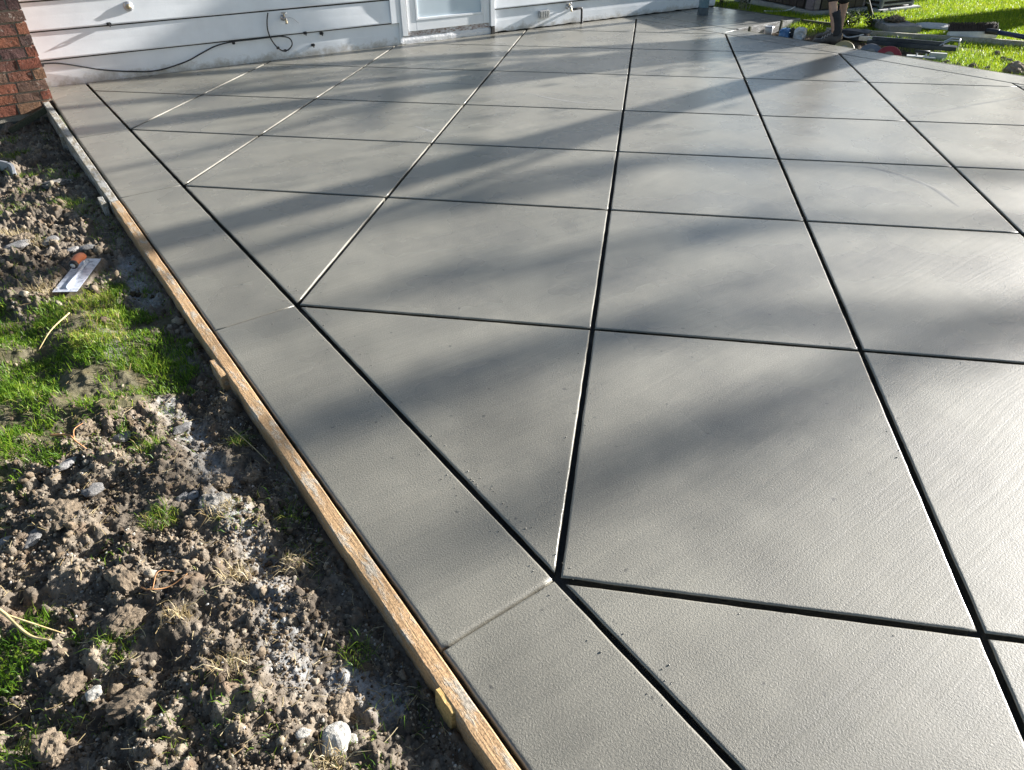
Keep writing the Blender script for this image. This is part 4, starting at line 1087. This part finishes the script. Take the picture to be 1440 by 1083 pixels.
hose = empty('grey_hose', (11.0, 8.0, -0.07), label='short grey hose end lying before the hot tub', cat='hose')
MB().tube(spline([(-0.05, 0.2, 0.01), (0.12, 0.02, 0.015), (0.22, -0.1, 0.04), (0.25, -0.18, 0.09)], 6), 0.014, 8).build('tube', M_GALV, hose, smooth=True)
ac = empty('condenser_unit', (12.75, 7.30, -0.08), R(-8), label='grey louvred air conditioner on a pale pad behind the worker', cat='air conditioner')
MB().box((0, 0, 0.03), (0.98, 0.95, 0.08)).build('pad', simple('pale_pad', (0.40, 0.40, 0.39), (0.52, 0.52, 0.51), 8, 0.8), ac, bevel=0.01)
MB().box((0, 0, 0.46), (0.72, 0.72, 0.74)).build('coil', M_GAP, ac)
M_ACG = simple('grey_louvre', (0.14, 0.15, 0.155), (0.22, 0.23, 0.235), 8, 0.5)
for i in range(11):
    MB().box((-0.375, 0, 0.12+i*0.066), (0.03, 0.74, 0.026)).build('slat', M_ACG, ac); MB().box((0, -0.375, 0.12+i*0.066), (0.74, 0.03, 0.026)).build('slat', M_ACG, ac)
for sx in (-1, 1):
    for sy in (-1, 1): MB().box((sx*0.365, sy*0.365, 0.46), (0.06, 0.06, 0.78)).build('corner_post', M_ACG, ac, bevel=0.01)
MB().box((0, 0, 0.87), (0.8, 0.8, 0.05)).build('lid', M_ACG, ac, bevel=0.01)
pole = empty('garden_pole', (11.96, 6.85, -0.12), label='dark tool handle planted in the grass behind the rubble', cat='handle')
MB().tube([(0, 0, 0), (-0.62, 0.32, 1.12)], 0.028, 10).build('shaft', simple('dark_wood', (0.03, 0.028, 0.03), (0.07, 0.065, 0.06), 10, 0.6), pole, smooth=True)
MB().tube([(-0.62, 0.32, 1.12), (-0.64, 0.33, 1.16)], [0.034, 0.03], 10).build('knob', M_BLACK, pole, smooth=True)

# weeds: behind the post, behind the worker
def weed(name, x, y, z, n, hgt, spread, m, lab, sd, stems=8):
    o = empty(name, (x, y, z), label=lab, cat='plant')
    rr = np.random.default_rng(sd); st = MB(); V = []; F = []
    for s in range(stems):
        a = rr.uniform(0, 6.28); L = hgt*rr.uniform(0.6, 1.1); e = Vector((math.cos(a), math.sin(a), 0))*spread*rr.uniform(0.3, 1.0)
        b = Vector((rr.uniform(-0.3, 0.3)*spread, rr.uniform(-0.3, 0.3)*spread, 0))
        S = spline([b, b+e*0.35+Vector((0, 0, L*0.6)), b+e+Vector((0, 0, L))], 5)
        st.tube(S, [0.006*(1-0.7*i/len(S)) for i in range(len(S))], 4)
        for k in range(n//stems):
            p = S[rr.integers(2, len(S))]+Vector(rr.normal(0, 0.03, 3)); d = Vector(rr.normal(0, 1, 3)); d.z = abs(d.z)*0.4; d.normalize()
            w = Vector((-d.y, d.x, rr.uniform(-0.4, 0.4))).normalized(); l = rr.uniform(0.04, 0.09)
            i0 = len(V); V += [p, p+d*l*0.5+w*l*0.22, p+d*l, p+d*l*0.5-w*l*0.22]; F.append((i0, i0+1, i0+2, i0+3))
    st.build('stems', simple('pale_stem', (0.25, 0.22, 0.14), (0.45, 0.42, 0.30), 20, 0.8) if 'pale' in lab else M_WEEDSTEM, o)
    lf = MB().add(V, F).build('foliage', m, o)
    at = lf.data.attributes.new('var', 'FLOAT', 'POINT'); at.data.foreach_set('value', np.repeat(rr.random(len(V)//4), 4).astype(np.float32)); lf['kind'] = 'stuff'
    return o
M_WEEDSTEM = simple('weed_stem', (0.06, 0.06, 0.025), (0.12, 0.11, 0.05), 20, 0.8)
M_DARKLEAF = blade_mat('dark_leaf', [(0.0, (0.012, 0.02, 0.008)), (0.7, (0.04, 0.07, 0.02)), (1.0, (0.13, 0.17, 0.06))], 0.2)
weed('weed', 10.85, 8.55, -0.08, 260, 0.42, 0.25, M_DARKLEAF, 'dark weeds with pale bent stems beside the metal post', 3, 12)
weed('weed', 10.75, 8.95, -0.08, 260, 0.5, 0.25, M_DARKLEAF, 'dark leafy weeds between the wall end and the hot tub', 4, 10)
weed('weed', 10.75, 6.52, -0.13, 420, 0.30, 0.28, M_DARKLEAF, 'dark low weeds just behind the worker', 5, 14)
weed('weed', 10.95, 6.22, -0.13, 360, 0.26, 0.26, M_DARKLEAF, 'dark weeds on the earth bank beside the pavers', 6, 14)

# tools and offcuts on the edge of the lawn
long_board('plank', (10.06, 6.42), (11.35, 4.02), 0.05, 0.10, wood_mat('long_plank', (0.30, 0.27, 0.20), (0.46, 0.42, 0.33), (0.40, 0.39, 0.36), 0.1), 'long pale edged plank lying along the lawn behind the tools', -0.045)
pv = empty('paver_stack', (10.98, 5.92, -0.08), R(-38), label='two grey pavers with a heap of debris on top', cat='pavers')
M_PAVER = simple('grey_paver', (0.17, 0.165, 0.16), (0.27, 0.265, 0.25), 12, 0.9, 0.006, 60)
MB().box((0.0, -0.16, 0.06), (0.46, 0.30, 0.13)).build('paver', M_PAVER, pv, bevel=0.008)
MB().box((-0.02, 0.16, 0.07), (0.44, 0.30, 0.12), Matrix.Rotation(R(4), 3, 'Z')).build('paver', M_PAVER, pv, bevel=0.008)
deb = empty('debris_heap', (11.03, 5.98, 0.045), label='heap of dark soil and twigs lying on the pavers', cat='debris')
link('soil', clod_mesh('soil', 61, 4, 0.4, 0.5), M_CLOD, deb, (0, 0, 0.02)).scale = (0.15, 0.11, 0.09)
tw = MB()
for i in range(12):
    a = random.uniform(0, 6.28); p = Vector((random.uniform(-0.12, 0.12), random.uniform(-0.1, 0.1), random.uniform(0.03, 0.08)))
    tw.tube([p, p+Vector((math.cos(a)*0.1, math.sin(a)*0.1, random.uniform(-0.02, 0.07)))], 0.005, 4)
tw.build('twigs', M_CANE, deb)
ws = bpy.data.objects.new('flat_stone', clod_mesh('flat_stone', 33, 4, 0.1, 0.35)); COL.objects.link(ws)
ws.data.materials.append(simple('pale_stone', (0.42, 0.40, 0.37), (0.62, 0.60, 0.56), 10, 0.9, 0.006, 50)); ws.scale = (0.34, 0.14, 0.12); ws.location = (11.55, 5.65, -0.03); ws.rotation_euler = (0, 0, R(-62))
tag(ws, 'flat pale stone slab lying on the lawn behind the broom', 'stone')
# push broom
br = empty('push_broom', (11.08, 4.90, -0.02), R(-38), label='push broom with a pale head and dark bristles lying on the lawn', cat='broom')
MB().box((0, -0.01, 0.03), (0.64, 0.075, 0.085), Matrix.Rotation(R(-12), 3, 'X')).build('head', simple('pale_broom_head', (0.46, 0.44, 0.42), (0.66, 0.64, 0.61), 8, 0.7, 0.003, 40), br, bevel=0.012)
bb = MB()
for i in range(64):
    for j in range(4):
        px = -0.31+i*0.0098; py = -0.025+j*0.018
        d = Vector((random.uniform(-0.012, 0.012), 0.03+random.uniform(-0.01, 0.02), random.uniform(0.085, 0.105)))
        bb.tube([(px, py, 0.075), Vector((px, py, 0.075))+d], [0.006, 0.004], 4)
o = bb.build('bristles', simple('dark_bristle', (0.02, 0.014, 0.012), (0.07, 0.045, 0.035), 60, 0.7), br); o['kind'] = 'stuff'
MB().tube(spline([(0.14, -0.06, 0.085), (0.19, -0.12, 0.09), (0.24, -0.18, 0.088)], 4), [0.035]*9, 10).build('socket', M_BLACK, br, smooth=True)
MB().tube([(0.22, -0.155, 0.09), (0.40, -0.42, 0.082), (1.05, -1.35, 0.03)], 0.029, 12).build('handle', simple('navy_handle', (0.012, 0.016, 0.05), (0.03, 0.04, 0.10), 6, 0.35), br, smooth=True)
# discs leaning at the slab edge
def disc(loc, r, lean, az, c0, c1, lab, hub=None):
    o = empty('round_disc', loc, label=lab, cat='disc', group='round tool discs at the slab edge')
    o.rotation_euler = (R(lean), 0, R(az))
    MB().lathe([(0.0, 0.012), (r*0.3, 0.012), (r*0.94, 0.008), (r, 0.0), (r, -0.006), (r*0.9, -0.004), (0.0, -0.004)], 36).build('plate', simple(lab[:12].replace(' ', '_'), c0, c1, 14, 0.55, 0.001, 60), o, smooth=False)
    MB().lathe([(r*0.42, 0.011), (r*0.42, 0.02), (0.0, 0.024)], 24).build('hub', simple('disc_hub', hub or (0.2, 0.19, 0.16), hub or (0.3, 0.28, 0.24), 20, 0.7), o)
disc((9.30, 5.62, -0.085), 0.135, 46, -60, (0.23, 0.18, 0.08), (0.36, 0.29, 0.15), 'tan round disc leaning nearest the boot')
disc((9.40, 5.30, -0.09), 0.14, 46, -60, (0.10, 0.105, 0.12), (0.18, 0.185, 0.20), 'grey round disc between the tan and red discs')
disc((9.36, 5.03, -0.085), 0.15, 48, -60, (0.20, 0.018, 0.022), (0.32, 0.035, 0.035), 'red round disc with a tan centre at the slab edge', (0.24, 0.20, 0.14))
# screed with an end bracket
sb = empty('screed_board', (9.96, 5.10, -0.05), math.atan2(4.66-5.6, 10.17-9.74), label='long dark metal screed with an open bracket at its end', cat='screed')
M_DARKM = simple('dark_metal', (0.02, 0.025, 0.035), (0.06, 0.07, 0.085), 8, 0.4, 0.001, 40, metal=0.5)
MB().box((0, 0, 0.03), (1.05, 0.15, 0.05)).build('blade', M_DARKM, sb, bevel=0.006)
MB().box((-0.05, 0.0, 0.075), (0.85, 0.05, 0.04)).build('spine', M_DARKM, sb, bevel=0.006)
for sy in (-1, 1):
    MB().tube([(0.33, sy*0.065, 0.06), (0.43, sy*0.085, 0.13), (0.53, sy*0.085, 0.13), (0.54, sy*0.085, 0.02)], 0.009, 6).build('bracket', M_GALV, sb)
MB().tube([(0.53, -0.085, 0.13), (0.53, 0.085, 0.13)], 0.009, 6).build('bracket', M_GALV, sb)
bag = empty('tool_bag', (9.98, 5.92, -0.06), R(-65), label='black tool bag with pale straps beside the discs', cat='bag')
crumple('body', (0.40, 0.22, 0.13), (0, 0, 0.05), M_BLACK, 11.0, bag)
MB().tube(spline([(-0.16, -0.08, 0.07), (-0.08, -0.13, 0.03), (0.04, -0.11, 0.05), (0.12, -0.09, 0.08)], 5), 0.010, 6).build('strap', M_WHITE, bag, smooth=True)
lv = empty('spirit_level', (9.93, 5.62, -0.02), R(-70), label='short pale metal level lying across the tools', cat='level')
MB().box((0, 0, 0), (0.34, 0.03, 0.055)).build('rail', M_GALV, lv, bevel=0.004); MB().box((0.0, -0.016, 0.008), (0.06, 0.006, 0.025)).build('vial', simple('green_vial', (0.3, 0.4, 0.1), (0.4, 0.5, 0.15), 10, 0.2), lv)
hf = empty('hand_float', (9.42, 4.66, -0.03), R(-62), label='pale hand float with a dark grip at the edge of the slab', cat='float')
MB().box((0, 0, 0.0), (0.32, 0.10, 0.014)).build('plate', simple('pale_magnesium', (0.36, 0.37, 0.36), (0.50, 0.50, 0.48), 12, 0.5), hf, bevel=0.004)
for q in (-0.05, 0.05): MB().tube([(q, 0, 0.0), (q, 0, 0.05)], 0.009, 8).build('post', M_WHITE, hf)
MB().tube([(-0.08, 0, 0.055), (0.08, 0, 0.055)], 0.017, 10).build('grip', M_BLACK, hf, smooth=True)
blk = empty('concrete_block', (9.58, 4.54, -0.05), R(-58), label='small pale rectangular block standing at the slab edge', cat='block')
MB().box((0, 0, 0.02), (0.19, 0.06, 0.085)).build('block', simple('pale_block', (0.36, 0.37, 0.33), (0.48, 0.49, 0.44), 16, 0.85, 0.003, 60), blk, bevel=0.005)
# scattered turned earth in the grass on the right
LC = 'dark clods in the grass on the right'
CL = (((10.38, 4.22, 0.06), 'dark clod in the grass nearest the long plank'), ((10.18, 4.05, 0.05), 'second dark clod from the plank in the line across the grass'), ((10.08, 3.95, 0.055), 'middle dark clod of the line across the grass'),
      ((10.02, 3.87, 0.045), 'fourth dark clod from the plank in the line across the grass'), ((9.93, 3.80, 0.05), 'last dark clod of the line across the grass near the big mound'), ((9.55, 3.62, 0.13), 'big dark mound of earth touching the lawn side of the patio'),
      ((9.72, 3.52, 0.12), 'dark mound of earth behind the bigger mound by the patio'), ((9.44, 4.36, 0.05), 'small earth clod on the slab edge nearest the pale block'), ((9.42, 4.22, 0.05), 'second small earth clod along the slab edge from the pale block'),
      ((9.48, 4.06, 0.06), 'third small earth clod along the slab edge from the pale block'), ((9.5, 3.92, 0.05), 'small earth clod on the slab edge closest to the big mound'))
for (x, y, q), lab in CL:
    o = bpy.data.objects.new('dirt_clod', CM[int(q*1000) % 7]); COL.objects.link(o); o.scale = (q, q*0.9, q*0.8); o.rotation_euler = (0.1, 0.2, x*7); o.location = (x, y, float(lawn_z(np.array([x]), np.array([y]))[0])+q*0.25)
    tag(o, lab, 'clod', LC)

# ------------------------------------------------------------------ the worker (only a boot and shin are in the photo)
M_SKIN = simple('skin', (0.40, 0.23, 0.16), (0.50, 0.31, 0.22), 30, 0.55)
def skin_body(name, V, E, Rr, m, parent, root=0, sub=2):
    me = bpy.data.meshes.new(name); me.from_pydata(V, E, []); me.update()
    o = link(name, me, m, parent)
    md = o.modifiers.new('skin', 'SKIN'); md.use_smooth_shade = True
    for i, sv in enumerate(me.skin_vertices[0].data):
        r = Rr[i]; sv.radius = r if hasattr(r, '__len__') else (r, r); sv.use_root = (i == root)
    sd = o.modifiers.new('sub', 'SUBSURF'); sd.levels = sub; sd.render_levels = sub
    return o
wk = empty('person', (9.50, 5.90, -0.125), 0, label='worker in dark shorts black sock and black boot standing beside the patio', cat='person')
# near foot at origin, toes towards +Y; far foot behind
hipL, hipR = (0.03, 0.20, 0.90), (0.27, 0.20, 0.90)
V = [(0.15, 0.18, 0.98), hipL, (0.01, 0.16, 0.52), (0.0, 0.0, 0.14), hipR, (0.34, 0.20, 0.52), (0.33, 0.17, 0.12),
     (0.15, 0.22, 1.15), (0.15, 0.29, 1.36), (0.15, 0.33, 1.48), (0.15, 0.39, 1.57), (0.15, 0.42, 1.68),
     (-0.04, 0.30, 1.40), (-0.12, 0.36, 1.14), (-0.06, 0.52, 0.93), (0.34, 0.30, 1.40), (0.42, 0.36, 1.14), (0.36, 0.52, 0.93)]
E = [(0, 1), (1, 2), (2, 3), (0, 4), (4, 5), (5, 6), (0, 7), (7, 8), (8, 9), (9, 10), (10, 11), (8, 12), (12, 13), (13, 14), (8, 15), (15, 16), (16, 17)]
Rr = [(0.15, 0.11), 0.085, 0.058, 0.040, 0.085, 0.058, 0.040, (0.15, 0.11), (0.17, 0.11), 0.06, 0.085, 0.075, 0.055, 0.042, 0.03, 0.055, 0.042, 0.03]
skin_body('body', V, E, Rr, M_SKIN, wk)
M_SHORT = simple('dark_shorts', (0.012, 0.012, 0.014), (0.03, 0.03, 0.034), 12, 0.8, 0.003, 60)
skin_body('shorts', [(0.15, 0.18, 1.0), (0.03, 0.20, 0.90), (0.012, 0.165, 0.50), (0.27, 0.20, 0.90), (0.335, 0.21, 0.47)], [(0, 1), (1, 2), (0, 3), (3, 4)], [(0.18, 0.14), 0.11, 0.095, 0.11, 0.095], M_SHORT, wk)
skin_body('shirt', [(0.15, 0.19, 0.98), (0.15, 0.23, 1.17), (0.15, 0.29, 1.37), (-0.04, 0.30, 1.41), (-0.10, 0.34, 1.24), (0.34, 0.30, 1.41), (0.40, 0.34, 1.24)], [(0, 1), (1, 2), (2, 3), (3, 4), (2, 5), (5, 6)], [(0.165, 0.125), (0.165, 0.125), (0.185, 0.125), 0.07, 0.062, 0.07, 0.062], simple('grey_shirt', (0.10, 0.11, 0.12), (0.16, 0.17, 0.18), 12, 0.85, 0.003, 40), wk)
for sx in (-1, 1):
    cx = -0.06 if sx < 0 else 0.36
    for k in range(5):
        f = (k-2)*0.018; L = (0.06, 0.085, 0.095, 0.085, 0.065)[k]
        if k == 0: P = [(cx-sx*0.02, 0.54, 0.91), (cx-sx*0.055, 0.57, 0.88), (cx-sx*0.06, 0.60, 0.85)]
        else: P = [(cx+f, 0.53, 0.90), (cx+f*1.1, 0.55, 0.86), (cx+f*1.1, 0.53, 0.86-L*0.8)]
        MB().tube(spline(P, 4), 0.0085, 7).build('finger', M_SKIN, wk, smooth=True)
    MB().lathe([(0.0, 0.30), (0.02, 0.29), (0.022, 0.0)], 8, Matrix.Scale(0.12, 3), (cx, 0.53, 0.90)).build('palm', M_SKIN, wk)
cap = MB().lathe([(0.112, 0.0), (0.108, 0.05), (0.08, 0.10), (0.03, 0.125), (0.0, 0.128)], 20, None, (0.15, 0.41, 1.68)); cap.box((0.15, 0.53, 1.685), (0.15, 0.11, 0.012)); cap.build('cap', M_BLACK, wk, smooth=False)
def footwear(ox, oy, oz, rz, parent):
    Mr = Matrix.Rotation(rz, 3, 'Z') @ Matrix.Scale(1.2, 3); o = Vector((ox, oy, oz))
    # boot upper lofted from heel to toe as stacked outlines
    prof = [(-0.095, 0.035, 0.16), (-0.06, 0.047, 0.165), (-0.01, 0.048, 0.165), (0.04, 0.046, 0.145), (0.09, 0.048, 0.105), (0.14, 0.052, 0.085), (0.19, 0.048, 0.075), (0.225, 0.033, 0.055), (0.24, 0.012, 0.04)]
    V = []; F = []; n = 12
    for yy, w, top in prof:
        for k in range(n):
            a = math.pi*k/(n-1)
            V.append(o+Mr @ Vector((w*math.cos(a)*(1 if k in (0, n-1) else 1.02), yy, 0.02+(top-0.02)*math.sin(a)**0.6)))
    for i in range(len(prof)-1):
        for k in range(n-1): F.append((i*n+k, i*n+k+1, (i+1)*n+k+1, (i+1)*n+k))
        F.append((i*n+n-1, i*n, (i+1)*n, (i+1)*n+n-1))
    F += [tuple(range(n)), tuple((len(prof)-1)*n+k for k in range(n-1, -1, -1))]
    up = MB().add(V, F).build('boot', simple('black_leather', (0.018, 0.016, 0.016), (0.06, 0.052, 0.048), 16, 0.5, 0.002, 60), parent, smooth=True)
    V = []; outl = [(-0.05, -0.09), (-0.03, -0.112), (0.03, -0.112), (0.05, -0.09), (0.052, 0.0), (0.060, 0.12), (0.055, 0.19), (0.03, 0.245), (-0.03, 0.245), (-0.055, 0.19), (-0.060, 0.12), (-0.052, 0.0)]
    for z in (0.0, 0.028):
        for a, b in outl: V.append(o+Mr @ Vector((a, b, z)))
    m = len(outl)
    MB().add(V, [tuple(range(m-1, -1, -1)), tuple(range(m, 2*m))]+[(k, (k+1) % m, m+(k+1) % m, m+k) for k in range(m)]).build('sole', simple('grey_sole', (0.14, 0.13, 0.12), (0.26, 0.24, 0.21), 20, 0.8), up)
    lc = MB()
    for q in range(5):
        yy = 0.0+q*0.028; zz = 0.168-q*0.018
        lc.tube([o+Mr @ Vector((-0.036, yy, zz-0.018)), o+Mr @ Vector((0, yy+0.012, zz+0.003)), o+Mr @ Vector((0.036, yy, zz-0.018))], 0.006, 5)
    lc.build('laces', simple('pale_lace', (0.30, 0.28, 0.26), (0.42, 0.40, 0.38), 20, 0.8), up)
    MB().tube(spline([o+Mr @ Vector((0, -0.035, 0.13)), o+Mr @ Vector((0, -0.03, 0.19)), o+Mr @ Vector((0.0, -0.005, 0.28)), o+Mr @ Vector((0.0, 0.035, 0.36))], 4), [0.056]*4+[0.047]*4+[0.050]*3+[0.055, 0.055], 14).build('sock', M_SHORT, parent, smooth=True)
footwear(0.0, 0.03, 0.0, R(6), wk)
footwear(0.33, 0.24, 0.0, R(-8), wk)

# ------------------------------------------------------------------ the trees on the sun side, whose trunks and limbs stripe the patio with shade
M_BARK = simple('bark', (0.06, 0.045, 0.035), (0.13, 0.105, 0.085), 5, 0.95, 0.02, 20, stretch=(6, 6, 1))
M_TLEAF = blade_mat('tree_leaf', [(0.0, (0.03, 0.06, 0.012)), (1.0, (0.09, 0.15, 0.03))], 0.35)
# a clump of stems fanning out of one stool: each stem is given by where its shade falls, (x, y) near and far, and its thickness
def stem_at(xg, yg, X):      # the point at distance X along +x whose shade falls on (xg, yg)
    t = (X-xg)/to_sun.x
    return Vector((X, yg+t*to_sun.y, t*to_sun.z))
CLUMP = Vector((15.4, 5.35, -0.1))
clump = empty('shade_tree', CLUMP, label='multi stemmed tree fanning up at the edge of the lawn', cat='tree', group='trees beyond the lawn on the sun side')
rt = np.random.default_rng(5)
ct = MB(); tips = []
STEMS = [((9.0, 5.05), (0.6, 4.50), 0.23), ((8.0, 6.15), (0.9, 7.27), 0.26), ((5.5, 7.0), (0.8, 8.2), 0.13), ((8.2, 6.7), (2.7, 8.75), 0.17), ((5.0, 6.9), (0.6, 6.05), 0.055),
         ((7.5, 5.0), (1.2, 4.05), 0.05)]
for (n0, n1, r) in STEMS:
    p1 = stem_at(*n0, 15.4+rt.uniform(-0.5, 0.5)); p2 = stem_at(*n1, 15.4+rt.uniform(-0.9, 0.9))
    b = Vector((rt.uniform(-0.12, 0.12), rt.uniform(-0.15, 0.15), 0))
    p1 -= CLUMP; p2 -= CLUMP; p3 = p2+(p2-p1).normalized()*2.6+Vector((0, 0, 0.5))
    S = spline([b, p1*0.45+b*0.4, p1, (p1+p2)/2+Vector((rt.uniform(-.1, .1), rt.uniform(-.06, .06), 0)), p2, p3], 6)
    ct.tube(S, [r*(1.15-0.65*i/len(S)) for i in range(len(S))], 10)
    for q in range(3):
        k = int(rt.integers(9, len(S)-1)); c = S[k]; L = rt.uniform(0.5, 1.3)
        d = Vector((rt.normal(), rt.normal()*0.8, rt.uniform(0.2, 1.0))).normalized()*L
        ct.tube([c, c+d*0.5+Vector((0, 0, 0.05)), c+d], [r*0.32, r*0.2, r*0.06], 5); tips += [c+d, c+d*0.7, S[-1-int(rt.integers(0, 5))]]
ct.build('trunk', M_BARK, clump, smooth=True)
def foliage(parent, C, n, spread, smin, smax, rr):
    c = C[rr.integers(0, len(C), n)]+rr.normal(0, 1, (n, 3))*spread
    d = rr.normal(size=(n, 3)); d /= np.linalg.norm(d, axis=1)[:, None]
    w = np.cross(d, rr.normal(size=(n, 3))); w /= np.linalg.norm(w, axis=1)[:, None]
    q = rr.uniform(smin, smax, n)[:, None]
    Vv = np.stack([c-d*q, c+w*q*0.5, c+d*q, c-w*q*0.5], 1).reshape(-1, 3)
    me = fast_mesh('crown', Vv, np.arange(n*4).reshape(n, 4))
    at = me.attributes.new('var', 'FLOAT', 'POINT'); at.data.foreach_set('value', np.repeat(rr.random(n), 4).astype(np.float32))
    o = link('crown', me, M_TLEAF, parent); o['kind'] = 'stuff'
foliage(clump, np.array([tuple(p) for p in tips]), 700, np.array([0.22, 0.22, 0.18]), 0.03, 0.07, rt)
low = np.array([tuple(stem_at(xg, yg, 15.4+rt.uniform(-0.8, 0.8))-CLUMP) for xg, yg in ((7.2, 6.3), (6.4, 6.6), (7.9, 6.0), (6.9, 5.8), (5.6, 6.9), (4.6, 7.6), (3.9, 7.8), (5.4, 7.3), (6.2, 6.9), (3.0, 8.0), (2.2, 8.1), (4.4, 6.8), (3.2, 7.0), (1.6, 7.9))])
foliage(clump, low, 1300, np.array([0.35, 0.22, 0.08]), 0.03, 0.065, rt)
big = empty('shade_tree', (28.0, -6.2, -0.1), label='very tall broad tree standing alone beyond the open side of the lawn', cat='tree', group='trees beyond the lawn on the sun side')
BO = Vector((28.0, -6.2, -0.1)); bt = MB()
S = spline([(0, 0, 0), (0.1, 0.1, 5), (-0.1, 0.3, 10), (0.1, 0.2, 15)], 6)
bt.tube(S, [0.34*(1.1-0.95*i/len(S)) for i in range(len(S))], 12)
leafy = []
for (g0, g1, lr, nl) in (((1.4, 4.05), (4.2, 3.72), 0.10, 9), ((1.3, 3.10), (3.9, 2.40), 0.07, 7), ((0.5, 2.28), (2.3, 2.0), 0.10, 8), ((1.0, 1.45), (3.6, 1.0), 0.07, 7)):
    a = stem_at(*g1, 28.0+rt.uniform(-0.7, 0.7))-BO; b = stem_at(*g0, 28.0+rt.uniform(-0.7, 0.7))-BO
    k = S[min(len(S)-2, int(len(S)*(a.z-2.0)/15))]
    Q = spline([k, (k+a)/2+Vector((0, 0, -0.2)), a, b], 6)
    bt.tube(Q, [lr*(1.0-0.7*i/len(Q)) for i in range(len(Q))], 7)
    for i in range(nl*6):
        t_ = rt.uniform(-0.1, 1.1); leafy.append(tuple(a.lerp(b, t_)+Vector((rt.normal()*0.5, rt.normal()*0.07, rt.normal()*0.04))))
for i in range(9):
    an = rt.uniform(0, 6.28); k = S[int(rt.integers(8, len(S)-1))]; d = Vector((math.cos(an), -0.5-abs(math.sin(an)), 0.5))*rt.uniform(1.5, 3.5)
    bt.tube([k, k+d*0.5, k+d], [0.09, 0.06, 0.02], 6); leafy += [tuple(k+d*rt.uniform(0.5, 1.0)+Vector((rt.normal()*0.4, rt.normal()*0.4, rt.normal()*0.3))) for q in range(20)]
bt.build('trunk', M_BARK, big, smooth=True)
foliage(big, np.array(leafy), 1500, np.array([0.12, 0.06, 0.05]), 0.04, 0.08, rt)
hedge = empty('hedge_bush', (16.6, 7.6, -0.1), label='dense garden bush beyond the lawn facing the landing', cat='bush')
hb = MB()
for q in range(9):
    a = q*0.7; hb.tube([(0.1*math.cos(a), 0.1*math.sin(a), 0), (0.5*math.cos(a), 0.6*math.sin(a), 1.0), (0.7*math.cos(a), 0.9*math.sin(a), 2.0)], [0.05, 0.03, 0.01], 6)
hb.build('trunk', M_BARK, hedge)
foliage(hedge, np.array([(rt.uniform(-0.6, 0.6), rt.uniform(-0.75, 0.75), rt.uniform(0.3, 2.3)) for q in range(50)]), 2600, np.array([0.2, 0.2, 0.2]), 0.04, 0.08, rt)
for Pp in RIDGES: ridge(Pp)
